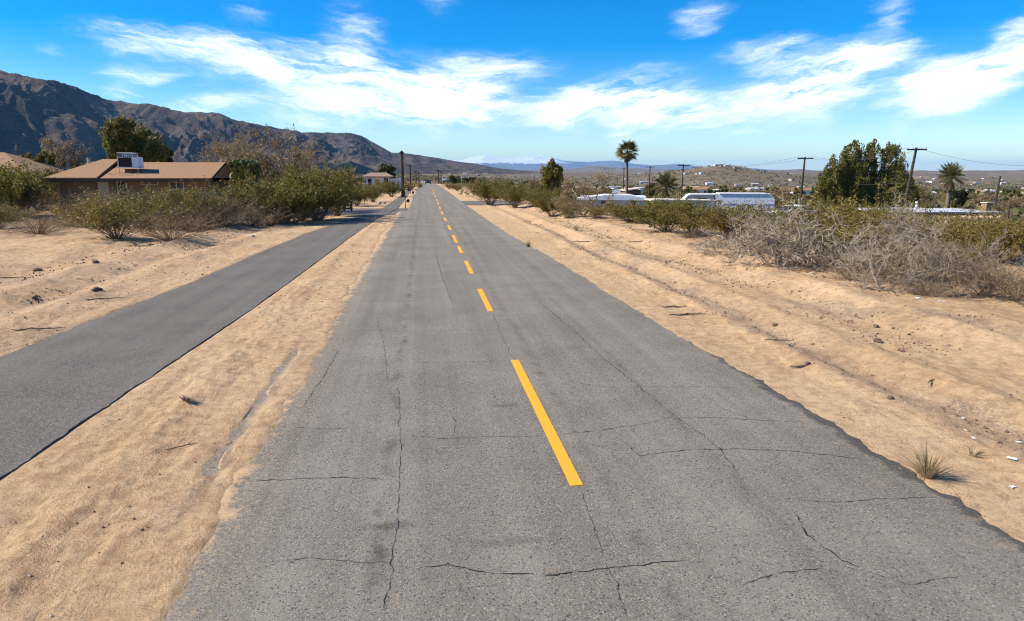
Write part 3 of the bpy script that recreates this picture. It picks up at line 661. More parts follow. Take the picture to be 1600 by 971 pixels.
wo = MB(); wo.add([(xl+1.5, .44, tz(316.5)), (xm-1.3, .44, tz(316.5)), (xm-1.9, .44, tz(310)), (xl+2.0, .44, tz(310)), (xl+1.5, .5, tz(316.5)), (xm-1.3, .5, tz(316.5)), (xm-1.9, .5, tz(310)), (xl+2.0, .5, tz(310))], [(0, 1, 2, 3), (0, 3, 7, 4), (1, 5, 6, 2), (3, 2, 6, 7), (0, 4, 5, 1)]); wo.obj('window', M['glass'], t)
for px in (1152, 1166, 1181): window(t, tp(px), tp(px+7), -.02, tz(327), tz(320), 1)
b = MB(); b.box(((xm+xr)/2, -.02, tz(318.5)), (xr-xm, .05, .08)); b.obj('belt_rail', M['roofgrey'], t)
x_, g_ = base(1076, 68)
t = thing('carport', 'flat thin pale carport roof on posts in front of the gabled mobile home', 'carport', (x_, 68, g_))
zt = at(1076, 314, 68).z-g_; wd = at(1130, 300, 68).x-at(1022, 300, 68).x
MB().box((0, 2, zt), (wd, 4.2, .16), ry=.02).obj('roof', M['cream'], t)
for xx_ in (-wd/2+.3, -wd/6, wd/6, wd/2-.3):
    for yy_ in (.2, 3.8): MB().box((xx_, yy_, zt/2-.05), (.1, .1, zt-.1)).obj('post', M['white'], t)
x_, g_ = base(966, 72); tp = lambda px: at(px, 300, 72).x-x_; zt = at(966, 306.5, 72).z-g_
t = thing('mobile_home', 'white flat-roofed mobile home behind the bare tan tree with a rooftop unit', 'mobile home', (x_, 72, g_), -.25)
MB().box(((tp(908)+tp(1008))/2, 2, zt/2), (tp(1008)-tp(908), 4, zt-.1)).obj('wall', M['white'], t)
b = MB(); b.prism([(tp(903), zt-.28), (tp(945), zt+.1), (tp(985), zt+.1), (tp(1013), zt-.35), (tp(1013), zt-.45), (tp(903), zt-.4)], -.4, 4.4); b.obj('roof', M['white'], t)
b = MB(); b.box((tp(964), 1.5, zt+.35), (tp(970)-tp(958), .8, .55)); b.obj('rooftop_unit', M['roofgrey'], t)
for px in (920, 940, 985): window(t, tp(px), tp(px+9), -.03, zt-1.15, zt-.5, 2)
x_, g_ = base(990, 96)
t = thing('shed', 'small tan flat-roofed shed beside the tall palm trunk', 'shed', (x_, 96, g_)); zt = at(990, 297, 96).z-g_
MB().box((0, 1.5, zt/2), (2.2, 3, zt)).obj('wall', M['stucco'], t); MB().box((0.1, 1.4, zt+.08), (2.9, 3.8, .15), ry=-.12).obj('roof', M['cream'], t); MB().box((.4, -.02, zt*.45), (.7, .05, zt*.85)).obj('door', M['brown'], t)
x_, g_ = base(1478, 62); tp = lambda px: at(px, 320, 62).x-x_; zt = at(1478, 332, 62).z-g_
t = thing('flat_roof_house', 'low house with pale blue-white flat roof beside the dense dark tree', 'house', (x_, 62, g_))
MB().box(((tp(1412)+tp(1560))/2, 3.5, zt/2), (tp(1560)-tp(1412), 6.4, zt-.1)).obj('wall', M['stucco'], t)
b = MB(); b.box((tp(1455), 3.4, zt+.02), (tp(1505)-tp(1402), 7.4, .14), rx=.012); b.box((tp(1533), 3.0, zt-.03), (tp(1568)-tp(1500), 6.6, .13), rx=.012); b.obj('roof', M['roofgrey'], t)
for px in (1430, 1465, 1520): window(t, tp(px), tp(px+11), .27, zt-1.2, zt-.4, 2)
MB().tube([(tp(1458), 3, zt), (tp(1458), 3, zt+.8)], .09, 8).obj('vent_pipe', M['white'], t); MB().tube([(tp(1477), 4, zt), (tp(1477), 4, zt+.9)], .12, 8).obj('vent_pipe', M['white'], t)
x_, g_ = base(1545, 64)
t = thing('roof_cooler', 'small tan box cooler with flat lid standing on the pale flat roof', 'cooler', (x_, 64, at(1478, 332, 62).z+.02))
MB().box((0, 0, .4), (.7, .7, .75)).obj('cabinet', M['stucco'], t); MB().box((0.1, 0, .82), (1.05, .9, .08)).obj('lid', M['cream'], t)
# sandstone boulder wall below that house, each big stone a part
x_, g_ = base(1536, 50)
t = thing('stone_wall', 'tan sandstone rubble wall below the pale flat roof', 'wall', (x_, 50, g_))
def rock_mesh(name, seed, m, sq=(1, 1, .7), sub=2, rough=.3):
    bm = bmesh.new(); bmesh.ops.create_icosphere(bm, subdivisions=sub, radius=1); co = np.array([v.co[:] for v in bm.verts])
    n = 1+rough*fbm(co[:, 0]*1.1+seed*3.1+co[:, 2], co[:, 1]*1.1+co[:, 2]*.7, 3, seed)*1.6
    for v_, k in zip(bm.verts, n): v_.co = Vector((v_.co.x*sq[0]*k, v_.co.y*sq[1]*k, v_.co.z*sq[2]*k))
    me = bpy.data.meshes.new(name); bm.to_mesh(me); bm.free(); me.materials.append(m); return me
rk = [rock_mesh('stone', k, M['rubble'], (1, .8, .75), 2, .35) for k in range(4)]
zt_ = at(1536, 336, 50).z-g_; L_ = at(1586, 336, 50).x-at(1488, 336, 50).x
rr_ = random.Random(3)
for row in range(5):
    for k in range(11):
        o = link('stone', rk[rr_.randrange(4)], t, ((k+.5+.5*(row % 2)-5.5)*L_/11+rr_.uniform(-.08, .08), .25*row+rr_.uniform(-.1, .1), zt_*(row+.4)/5.2), rr_.uniform(0, 6), (.27*rr_.uniform(.8, 1.25), .26, .27*rr_.uniform(.7, 1.1)))
# a car
def car(name, label, cat, loc, rz, paint, sc=1.0, group=None):
    t = thing(name, label, cat, loc, rz, group, sc)
    prof = [(-2.2, .35), (-2.22, .75), (-2.1, .88), (-1.25, .93), (-.55, 1.38), (.75, 1.42), (1.5, 1.0), (2.15, .95), (2.22, .6), (2.2, .35)]
    v = []; secs = [(-.86, .93), (-.8, 1), (.8, 1), (.86, .93)]
    for yv, k in secs: v += [(x * (1 if z < 1 else .97), yv*(1 if z < .98 else .86), .35+(z-.35)*k) for x, z in prof]
    n = len(prof); q = [(a*n+i_, a*n+(i_+1) % n, (a+1)*n+(i_+1) % n, (a+1)*n+i_) for a in range(3) for i_ in range(n)]
    tr = [(0, k+1, k) for k in range(1, n-1)]+[(3*n, 3*n+k, 3*n+k+1) for k in range(1, n-1)]
    b = MB(); b.add(v, q, tr); b.obj('body', paint, t, smooth=False)
    b = MB(); b.add([(-1.2, -.70, .96), (-.58, -.62, 1.34), (-.58, .62, 1.34), (-1.2, .70, .96)], [(0, 3, 2, 1)]); b.v[0] += np.array([-.05, 0, .03]); b.obj('windscreen', M['glass'], t)
    b = MB(); b.add([(1.46, -.70, 1.03), (.82, -.62, 1.38), (.82, .62, 1.38), (1.46, .70, 1.03)], [(0, 1, 2, 3)]); b.v[0] += np.array([.05, 0, .03]); b.obj('rear_window', M['glass'], t)
    for sd in (-1, 1):
        b = MB(); b.box((.1, sd*.79, 1.14), (1.5, .03, .3), rx=sd*.25); b.obj('side_window', M['glass'], t)
        for xw in (-1.4, 1.35): MB().tube([(xw, sd*.62, .32), (xw, sd*.88, .32)], .32, 14).obj('wheel', M['tyre'], t)
        MB().box((-2.2, sd*.62, .7), (.06, .3, .14)).obj('headlight', M['white'], t)
        MB().box((2.2, sd*.66, .75), (.06, .24, .14)).obj('taillight', M['brown'], t)
    return t
x_ = at(669, 290, 235).x; car('parked_car', 'dark car far up the road near the crest, left of the yellow line', 'car', (x_, 235, gz(x_, 235)+.06), math.pi/2, M['black'])
x_, g_ = base(1242, 60); car('parked_car', 'white car with only its roof showing between the grey brush and a leaning pole', 'car', (x_, 60, at(1242, 320.5, 60).z-1.43), .25, M['white'])

# ------------------------------------------------------------------ poles and cables
def utility_pole(label, px, Y, py_top, lean=0.0, arm=2.4, rad=.13, group='wooden utility poles', ins=True, py_base=None):
    p = at(px, py_top, Y); x = p.x+lean; g = gz(x, Y); H = p.z-g
    t = thing('utility_pole', label, 'utility pole', (x, Y, g), 0, group)
    MB().tube([(0, 0, -.3), (-lean*.5, 0, H*.5), (-lean, 0, H)], [rad*1.15, rad, rad*.8], 8).obj('post', M['pole'], t)
    if arm:
        MB().box((-lean, -.12, H-.22), (arm, .12, .16)).obj('crossarm', M['pole'], t)
        if ins:
            for k in (-.47, -.2, .2, .47): MB().tube([(-lean+k*arm, -.12, H-.15), (-lean+k*arm, -.12, H+.05)], [.05, .035], 6).obj('insulator', M['steel'], t)
    return Vector((x-lean, Y-.12, p.z-.02))
tops = {}
tops['a'] = utility_pole('leaning wooden pole with wide crossarm right of the dense dark tree', 1432, 75, 231, -.9, 2.5, .17)
tops['b'] = utility_pole('wooden pole with crossarm left of the dense dark tree', 1258, 95, 245.5, -.25, 2.4, .15)
tops['c'] = utility_pole('wooden pole with crossarm standing over the gabled mobile home', 1068, 128, 257, -.2, 2.4, .14)
tops['d'] = utility_pole('wooden pole with crossarm between the tall palm and the gabled mobile home', 1016, 175, 260, -.1, 2.3, .15)
tops['e'] = utility_pole('thin wooden pole right behind the tall palm trunk', 975, 215, 262, 0, 1.6, .16)
tops['h'] = utility_pole('wooden pole with short crossarm behind the ranch house roof', 190, 62, 190, .35, 1.35, .12)
utility_pole('short bare pole behind the ranch house roof', 166, 70, 224, 0, 0, .09, 'bare posts', False)
utility_pole('bare post without crossarm near the right edge beyond the flat roof', 1563, 95, 275, -.35, 0, .16, 'bare posts', False)
utility_pole('short dark post in front of the sandstone rubble wall', 1577, 47, 322, 0, 0, .085, 'bare posts', False)
tops['l1'] = utility_pole('tall dark roadside pole left of the road beside the driveway', 627.5, 78, 236, 0, .5, .17, ins=False)
tops['l2'] = utility_pole('second roadside pole up the left of the road', 640.5, 145, 258, 0, .8, .17, ins=False)
tops['l3'] = utility_pole('third roadside pole up the left of the road', 649.5, 215, 267, 0, .9, .17, ins=False)
tops['l4'] = utility_pole('farthest roadside pole up the left of the road', 654, 260, 268, 0, .9, .17, ins=False)
utility_pole('far roadside pole right of the road, left one of the pair', 685, 250, 266, 0, .9, .19, ins=False)
utility_pole('far roadside pole right of the road, right one of the pair', 689, 240, 267, 0, .9, .19, ins=False)
def cable(a, b, sag, label, r=.02, group='overhead cables'):
    k = np.linspace(0, 1, 14)[:, None]; P = (1-k)*np.array(a)+k*np.array(b); P[:, 2] -= 4*sag*(k*(1-k))[:, 0]
    c = (np.array(a)+np.array(b))/2
    o = MB().tube(P-c, r, 4).obj('power_cable', M['wire'], None, loc=tuple(c)); tag(o, label, 'cable', group)
for u, v in (('a', 'b'), ('b', 'c'), ('c', 'd'), ('d', 'e')):
    for k, s_ in ((-.47, 'nearer'), (.47, 'farther')):
        cable(tops[u]+Vector((k*2.4, 0, .03)), tops[v]+Vector((k*2.4, 0, .03)), .9, {'a': s_+' thin overhead cable crossing the top of the dense dark tree', 'b': 'thin overhead cable from the pole left of the dense tree towards the palm', 'c': 'thin overhead cable between the two poles right of the tall palm', 'd': 'thin overhead cable ending behind the tall palm'}[u], .014, 'overhead cables on the pole line')
e_ = at(1700, 255, 66); cable(tops['a'], e_, 1.0, 'thin overhead cable leading off the right edge of the view', .012)
a_ = tops['a'].copy(); a_.z -= 4.0; b_ = tops['b'].copy(); b_.z -= 3.3
cable(a_, b_, .35, 'lower pale service cable crossing the middle of the dense dark tree', .02)
for u, v in (('l1', 'l2'), ('l2', 'l3'), ('l3', 'l4')): cable(tops[u], tops[v], .5, 'thin cable strung along the left roadside poles', .012, 'cables along the left roadside')
# mailboxes by the path
def mailbox(label, px, Y, htop, box, cols, sign=False):
    x = at(px, 310, Y).x; g = gz(x, Y); t = thing('mailbox', label, 'mailbox', (x, Y, g), 0, 'roadside mailboxes')
    MB().tube([(0, 0, -.1), (0, 0, htop)], .035, 6).obj('post', M['pole'], t)
    o = [(-.11, -.02), (.11, -.02), (.11, .12), (.07, .19), (0, .215), (-.07, .19), (-.11, .12)]
    b = MB(); b.prism([(x1+box[0], z1+box[1]) for x1, z1 in o], -.24, .24); bo = b.obj('box', cols, t)
    MB().box((box[0]+.12, .1, box[1]+.16), (.015, .04, .12)).obj('flag', M['paint'], bo)
    return t
mailbox('thin post with black mailbox low on its right side beside the driveway', 633, 52, 1.35, (.2, .5), M['black'])
mailbox('black mailbox on a short post farther up the sand strip', 645.5, 70, .62, (0, .6), M['black'])
mailbox('black mailbox leaning over the path beyond the driveway', 642, 84, .55, (-.2, .5), M['black'])
mailbox('pale mailbox on a post among the shrubs left of the driveway', 569, 62, 1.35, (0, 1.3), M['steel'])
# low dark gate by the path
x_ = at(538, 325, 49).x; g_ = gz(x_, 49)
t = thing('wooden_gate', 'low dark wooden gate in the shade of the big green shrub by the path', 'gate', (x_, 49, g_), .1)
for k in (-.5, 0, .5): MB().box((k, 0, .33), (.09, .09, .75)).obj('post', M['brown'], t)
for z in (.2, .42, .62): MB().box((0, -.06, z), (1.15, .03, .1)).obj('rail', M['brown'], t)
for k in range(6): MB().box((-.42+.17*k, .06, .33), (.06, .02, .6)).obj('slat', M['brown'], t)

# ------------------------------------------------------------------ plants
def leaves(C, size, rng, el=1.9, up=0.0):
    n = len(C); u = rng.normal(size=(n, 3)); u[:, 2] += up; u /= np.linalg.norm(u, axis=1)[:, None]
    w_ = rng.normal(size=(n, 3)); v = np.cross(u, w_); v /= np.linalg.norm(v, axis=1)[:, None]+1e-9
    s = size*rng.uniform(.6, 1.4, n)[:, None]
    V = np.stack([C-u*s*el*.5, C+v*s*.5, C+u*s*el*.5, C-v*s*.5], 1).reshape(-1, 3)
    return V, np.arange(n*4).reshape(-1, 4)
def grow(rng, n, h, w, curl=.25, jit=.04, side=(4, .35), r0=.016, lo=.12, hi=1.15):
    """stems rising from one base, each with side twigs: list of (points, radii)"""
    out = []
    for i in range(n):
        a = rng.uniform(0, 2*math.pi); tl = rng.uniform(lo, hi)**.9; L = h*rng.uniform(.7, 1.12)/max(.55, math.cos(min(tl, .95)))
        d = np.array([math.cos(a)*math.sin(tl)*w/(2*h)*1.15, math.sin(a)*math.sin(tl)*w/(2*h)*1.15, math.cos(tl)])
        k = np.linspace(0, 1, 7)[:, None]; bow = np.array([math.cos(a), math.sin(a), 0])*rng.uniform(-.1, .15)*h
        P = np.array([math.cos(a), math.sin(a), 0])*rng.uniform(0, .07)*w+d*L*k+bow*np.sin(k*math.pi*.5)**2
        P = P+np.cumsum(rng.normal(size=(7, 3))*jit*h*.5*k, axis=0); P[0, 2] = -.05
        P[:, 2] = np.maximum(P[:, 2], -.03+.03*k[:, 0])
        out.append((P, np.linspace(r0, r0*.35, 7)))
        for s in range(side[0]):
            t = rng.uniform(.3, .98); i0 = t*6; j0 = int(min(5, i0)); B = P[j0]+(P[j0+1]-P[j0])*(i0-j0)
            dd = (P[j0+1]-P[j0]); dd = dd/(np.linalg.norm(dd)+1e-6)+rng.normal(size=3)*.55+np.array([0, 0, curl]); dd /= np.linalg.norm(dd)
            Ls = L*side[1]*rng.uniform(.5, 1.2)*(1.15-.5*t); kk = np.linspace(0, 1, 4)[:, None]
            Q = B+dd*Ls*kk+np.cumsum(rng.normal(size=(4, 3))*jit*h*.45*kk, axis=0)
            out.append((Q, np.linspace(r0*.45, r0*.2, 4)))
    return out
def tubes_mesh(name, st, m, sides=3):
    b = MB()
    for P, r in st: b.tube(P, r, sides, cap=False)
    return b.me(name, m)
def branchy(rng, base, d, L, r, lev, out, spread=.6, up=.15, kids=3, shrink=.68, wig=.1):
    n = 5; P = [np.array(base, float)]; dd = np.array(d, float)
    for i_ in range(n):
        dd = dd+rng.normal(size=3)*wig+np.array([0, 0, up*.12]); dd /= np.linalg.norm(dd); P.append(P[-1]+dd*L/n)
    P = np.array(P); out.append((P, np.linspace(r, r*.6, n+1), lev))
    if lev <= 0: return
    for k in range(kids+(1 if rng.random() < .5 else 0)):
        t = 1.0 if k == 0 else rng.uniform(.35, 1.0); i0 = min(n-1, int(t*n)); B = P[i0]+(P[i0+1]-P[i0])*(t*n-i0) if t < 1 else P[-1]
        nd = dd+rng.normal(size=3)*spread; nd[2] += up; nd /= np.linalg.norm(nd)
        branchy(rng, B, nd, L*shrink*rng.uniform(.75, 1.2), r*(.62 if k == 0 else .5), lev-1, out, spread, up, kids, shrink, wig)
PROTO = {}
def dead_proto(key, seed, n, wid, lev=4):
    rng = np.random.default_rng(seed); out = []
    for i_ in range(n):
        a = rng.uniform(0, 6.28); tl = rng.uniform(.1, 1.25); d = np.array([math.cos(a)*math.sin(tl), math.sin(a)*math.sin(tl), math.cos(tl)])
        branchy(rng, (math.cos(a)*rng.uniform(0, .45), math.sin(a)*rng.uniform(0, .45), -.05), d, rng.uniform(.45, .8), rng.uniform(.012, .027), lev, out, .8, .02, 3, .68, .24)
    b = MB()
    for P, r, l in out:
        P = P.copy(); P[:, 2] = np.where(P[:, 2] < .02, .02-.25*(P[:, 2]-.02), P[:, 2]); P[0, 2] = min(P[0, 2], P[0, 2])
        b.tube(P, np.maximum(r, .0036), 4 if l >= lev-1 else 3, cap=False)
    co = np.concatenate(b.v); PROTO[key] = (b.me('branches', M['grey']), None, float(np.percentile(co[:, 2], 98.5)), float(np.percentile(np.abs(co[:, :2]), 97)*2))
for k in range(5): dead_proto(f'dead{k}', 120+k, 8, 1.0)
def shrub_proto(key, seed, h, w, n, side, nl, ls, twig, leaf, spread=.07, r0=.016, curl=.25, jit=.04, lo=.12, hi=1.15, inner=.35):
    rng = np.random.default_rng(seed); st = grow(rng, n, h, w, curl, jit, side, r0, lo, hi)
    bm_ = tubes_mesh('branches', st, M[twig]); lm = None
    if nl:
        tw = [s for s in st if len(s[0]) == 4]+[(s[0][3:], 0) for s in st if len(s[0]) == 7]
        idx = rng.integers(0, len(tw), nl); t = rng.uniform(inner, 1.05, nl)
        C = np.array([tw[i_][0][0]+(tw[i_][0][-1]-tw[i_][0][0])*tt for i_, tt in zip(idx, t)])+rng.normal(size=(nl, 3))*spread
        C[:, 2] = np.maximum(C[:, 2], .03)
        V, Q = leaves(C, ls, rng, 1.9, .5); lm = mesh('foliage', V, Q, M[leaf])
    src = lm or bm_; co = np.empty(len(src.vertices)*3, np.float32); src.vertices.foreach_get('co', co); co = co.reshape(-1, 3)
    PROTO[key] = (bm_, lm, float(np.percentile(co[:, 2], 98.5)), float(np.percentile(np.abs(co[:, :2]), 97)*2))
for k in range(5):
    shrub_proto(f'creosote{k}', 100+k, 1.9, 2.8, 46, (5, .33), 7500, .052, 'twig', 'creo', .10, inner=.1)
for k in range(3):
    shrub_proto(f'green{k}', 140+k, 2.0, 3.0, 50, (5, .33), 9500, .062, 'twig', 'green', .11, inner=.05)
    shrub_proto(f'olive{k}', 150+k, 1.6, 2.4, 46, (5, .34), 5000, .048, 'tan', 'olive', .09, inner=.1)
    shrub_proto(f'brush{k}', 160+k, 1.0, 2.2, 90, (6, .40), 900, .035, 'dry', 'tanleaf', .06, r0=.009, curl=.05, jit=.07, lo=.1, hi=1.45)
def shrub(key, label, x, y, h, w, group=None, cat='shrub', name=None, rz=None):
    bm_, lm, h0, w0 = PROTO[key]
    t = thing(name or {'dead': 'dead_brush', 'brus': 'dry_brush'}.get(key[:4], 'shrub'), label, cat, (x, y, gz(x, y)-.02), random.uniform(0, 6.28) if rz is None else rz, group, (w/w0, w/w0, h/h0))
    link('branches', bm_, t)
    if lm: link('foliage', lm, t)
    return t
def shrub_px(key, label, px, py, top, wpx, group=None, cat='shrub', Y=None):
    if Y is None: x, Y = spot(px, py)
    else: x = at(px, py, Y).x
    zt = at(px, top, Y).z; dep = Y*math.cos(YAW)+x*math.sin(YAW)
    return shrub(key, label, x, Y, max(.3, zt-gz(x, Y)), wpx*dep/F*1.02, group, cat)
BR = 'bleached dead brush along the right verge'
for a in [('dead0', 'tall grey dead bush at the left end of the brush, right of the olive row', 1172, 412, 338, 130), ('dead1', 'upright bleached dead bush with pale stones at its foot', 1222, 424, 326, 150),
          ('dead2', 'sprawling grey dead bush right of the upright one', 1290, 432, 345, 140), ('dead3', 'low tangled grey dead bush in the middle of the brush', 1345, 448, 358, 140),
          ('dead4', 'wide dark-footed dead bush with white litter beneath it', 1412, 474, 362, 165), ('dead0', 'thin dead bush with an upright snag on the sand edge', 1492, 478, 385, 120),
          ('dead2', 'grey dead bush behind the litter, partly in olive foliage', 1455, 450, 350, 140), ('dead1', 'half-hidden dead bush between the olive shrubs', 1385, 425, 335, 120), ('dead3', 'dead bush at the right edge behind the brown brush', 1555, 455, 370, 130),
          ('brush0', 'brown fuzzy dry bush at the right edge of the view', 1585, 482, 412, 130), ('dead4', 'thin bleached bush rising against the white mobile home', 1205, 395, 318, 110), ('dead1', 'dead stems leaning up in front of the leaning pole', 1395, 408, 318, 90)]:
    shrub_px(*(a[:4]+(a[4]-1, a[5]*1.1)), group=BR)
for a in [('brush1', 'low grey brush skirting the foot of the dead bushes', 1250, 428, 400, 90), ('brush2', 'low twiggy litter brush under the middle dead bushes', 1330, 452, 418, 120), ('brush0', 'low twiggy brush right of the white litter', 1450, 480, 440, 100), ('brush1', 'ankle-high dry brush below the olive row', 1118, 397, 372, 90),
          ('brush2', 'small dry brush on the sand edge left of the grey dead bushes', 1075, 380, 358, 70), ('brush0', 'brown brush deep among the middle dead bushes', 1310, 438, 388, 110), ('brush1', 'brown brush behind the wide dark-footed dead bush', 1430, 460, 395, 120), ('brush2', 'brown brush between the upright and the sprawling dead bush', 1255, 420, 378, 90), ('brush1', 'fuzzy brown brush right of the snag bush', 1535, 474, 410, 100)]: shrub_px(*a, group='low dry brush on the right verge')
GR = 'olive shrubs along the right verge'
for a in [('green0', 'bright olive shrub right of the bare tan tree', 985, 352, 318, 90), ('green1', 'dense olive shrub in the row below the carport', 1040, 368, 316, 110), ('green2', 'rounded olive shrub in the middle of the green row', 1085, 375, 315, 110),
          ('creosote0', 'olive shrub at the right end of the green row', 1132, 385, 318, 110), ('creosote1', 'olive shrub behind the tall grey dead bush', 1180, 385, 325, 110), ('creosote2', 'yellow-olive shrub below the white car', 1235, 385, 330, 120),
          ('creosote3', 'large yellow-olive bush in front of the dense dark tree', 1300, 398, 312, 150), ('creosote4', 'yellow-olive bush right of the large one, under the leaning pole', 1352, 395, 316, 130), ('creosote0', 'olive bush under the pale flat roof', 1430, 400, 346, 110),
          ('creosote1', 'low olive bush with bare sand behind it near the right edge', 1500, 410, 352, 120), ('creosote2', 'olive bush at the right edge above the brown fuzzy bush', 1575, 415, 345, 130), ('creosote3', 'small olive bush on the bare sand right of the leaning pole', 1470, 372, 340, 70),
          ('olive0', 'small olive bush below the rubble wall', 1535, 372, 346, 80), ('olive1', 'dusty olive bush at the far right behind the others', 1600, 382, 340, 90), ('olive2', 'dusty shrub between the green row and the carport', 1010, 345, 320, 60),
          ('olive0', 'greyish shrub at the foot of the bare tan tree', 930, 347, 318, 60), ('olive1', 'dry olive shrub left of the bare tan tree', 885, 345, 312, 60), ('green0', 'shrub touching the sand left of the bare tan tree', 862, 340, 305, 50), ('creosote4', 'low yellow-olive shrub in a gap of the dead brush', 1405, 440, 385, 100), ('creosote0', 'dull shrub behind the snag bush', 1500, 440, 375, 110), ('creosote3', 'olive bush behind the sprawling dead bush, below the white car', 1268, 394, 322, 120), ('creosote2', 'olive bush directly below the leaning pole', 1385, 394, 330, 120), ('creosote4', 'olive bush behind the snag, left of the rubble wall', 1480, 402, 345, 120), ('creosote0', 'olive bush in front of the rubble wall', 1540, 404, 342, 120), ('creosote1', 'olive bush behind the middle dead bush', 1335, 408, 330, 110), ('creosote1', 'olive growth woven through the sprawling dead bush', 1295, 424, 352, 110), ('creosote2', 'olive growth woven through the thin bleached bush', 1205, 404, 345, 90)]:
    shrub_px(*a, group=GR)
LG = 'olive shrubs left of the path'
for a in [('creosote0', 'big dark-olive bush standing forward on the sand left of the path', 183, 382, 308, 150), ('olive0', 'dusty olive bush behind the forward bush, below the cream door', 235, 362, 297, 120), ('creosote2', 'yellow-olive bush below the sliding window', 290, 360, 293, 130),
          ('olive1', 'dusty olive bush under the gable end', 345, 356, 294, 120), ('creosote4', 'yellow-olive bush right of the dark cactus', 398, 352, 288, 110), ('green0', 'bushy green shrub below the bare tan tree', 440, 350, 278, 110),
          ('green1', 'tall bright green shrub beside the path with dark shade beneath', 498, 344, 263, 120), ('green2', 'green shrub at the bend where the path meets the driveway', 527, 338, 272, 80), ('green0', 'green shrub at the far left edge near the second roof', 22, 345, 258, 110),
          ('green1', 'large green shrub left of the ranch house', 62, 333, 266, 90), ('creosote0', 'small round green bush cut by the left edge', 2, 366, 318, 56), ('creosote1', 'green bush left of the gate', 470, 346, 290, 90)]:
    shrub_px(*a, group=LG)
for a in [('brush0', 'dry brown brush at the foot of the forward bush', 268, 384, 332, 140), ('brush1', 'low grey-brown brush on the sand near the left edge', 62, 374, 336, 110), ('brush2', 'tan dry brush left of the ranch house door', 128, 345, 298, 90),
          ('brush0', 'dry brush between the olive bushes and the sand bank', 330, 362, 318, 90), ('brush1', 'dry brush in front of the bushy green shrub', 395, 356, 316, 100), ('brush2', 'low dry brush by the white stone', 425, 352, 326, 80), ('brush1', 'small tuft of dry brush behind the low grey-brown brush', 25, 352, 325, 60), ('brush2', 'tan brush in front of the cream door', 160, 350, 296, 80),
          ('brush0', 'dark dead brush low on the sand under the olive bushes', 310, 360, 326, 80), ('brush1', 'brown brush filling the gap left of the forward bush', 112, 362, 318, 80), ('brush2', 'brown brush under the yellow-olive bush by the cream door', 232, 366, 328, 90),
          ('brush0', 'brown brush under the bush by the sliding window', 285, 364, 316, 100), ('brush1', 'brown brush beneath the bush under the gable', 352, 359, 306, 100), ('brush2', 'brown brush right of the dry brush by the white stone', 455, 350, 322, 80), ('brush0', 'tall tan brush at the left corner of the ranch house', 90, 338, 290, 70), ('brush1', 'tan brush beside the large green shrub', 40, 344, 304, 70), ('brush2', 'brown twigs in the shade of the tall bright green shrub', 492, 346, 324, 70)]: shrub_px(*a, group='dry brush left of the path')
# up the road
for a in [('green0', 'green shrub beyond the driveway on the left', 557, 322, 292, 44), ('green1', 'dark green shrub beside the stones beyond the driveway', 583, 316, 292, 36), ('green2', 'green shrub at the foot of the tall roadside pole', 612, 308, 283, 44),
          ('creosote1', 'small shrub just up the road from the tall roadside pole', 640, 298, 285, 22), ('green1', 'dense green shrub right of the road beyond the sand bank', 766, 321, 281, 66), ('green2', 'dark green shrub left of the orange bare tree', 805, 326, 287, 60),
          ('green0', 'green shrub under the tall narrow tree', 852, 333, 296, 60), ('creosote2', 'green shrub at the edge of the right driveway', 741, 306, 287, 30), ('creosote3', 'small green shrub at the far end of the right sand bank', 715, 299, 287, 26), ('creosote4', 'small shrub beside the far right roadside poles', 702, 296, 287, 22),
          ('olive0', 'brown shrub under the white house', 575, 303, 286, 40), ('olive1', 'brown shrub left of the white house', 545, 306, 282, 40), ('green2', 'green shrub behind the pale mailbox', 600, 302, 286, 40), ('green1', 'shrub right of the orange bare tree', 838, 328, 298, 40), ('creosote2', 'small olive shrub beside the third roadside pole', 655, 294, 286, 16)]:
    shrub_px(*a, group='shrubs beside the far road')

def tree_meshes(seed, h, trunks=1, lev=4, spread=.6, up=.2, kids=3, r0=.12, bark='tan', leaf=None, nl=0, ls=.06, lspread=.12, wid=1.0, tilt=.25, shrink=.68):
    rng = np.random.default_rng(seed); out = []
    for i_ in range(trunks):
        a = rng.uniform(0, 6.28); branchy(rng, (rng.uniform(-.1, .1), rng.uniform(-.1, .1), -.1), (math.cos(a)*tilt, math.sin(a)*tilt, 1), h*.36, r0, lev, out, spread, up, kids, shrink)
    zmax = max(p[0][:, 2].max() for p in out); k = h/zmax
    b1 = MB(); b2 = MB()
    for P, r, l in out:
        Q = P*np.array([k*wid, k*wid, k]); big = l >= lev-1
        (b1 if big else b2).tube(Q, np.maximum(r, .006), 7 if big else 3, cap=False)
    tm = b1.me('trunk', M[bark], True); cm = b2.me('twigs', M[bark]); lm = None
    if nl:
        tw = [P*np.array([k*wid, k*wid, k]) for P, r, l in out if l <= 1]; i_ = rng.integers(0, len(tw), nl); t = rng.uniform(.1, 1.1, nl)
        C = np.array([tw[a][0]+(tw[a][-1]-tw[a][0])*b for a, b in zip(i_, t)])+rng.normal(size=(nl, 3))*lspread
        V, Q = leaves(C, ls, rng); lm = mesh('foliage', V, Q, M[leaf])
    return tm, cm, lm
def tree(name, label, px, Y, top, meshes, h0, cat='tree', group=None, rz=0.0, wk=1.0, base_z=None):
    x = at(px, 290, Y).x; g = gz(x, Y) if base_z is None else base_z; H = at(px, top, Y).z-g
    t = thing(name, label, cat, (x, Y, g), rz, group, (H/h0*wk, H/h0*wk, H/h0))
    for n, m_ in zip(('trunk', 'branches', 'crown'), meshes):
        if m_: link(n, m_, t)
    return t
tree('bare_tree', 'large bare tan tree spreading behind the shrubs right of the ranch house', 428, 47, 192, tree_meshes(11, 5, 4, 4, .62, .22, 3, .15, 'tan', 'tanleaf', 11000, .055, .13, 1.3), 5)
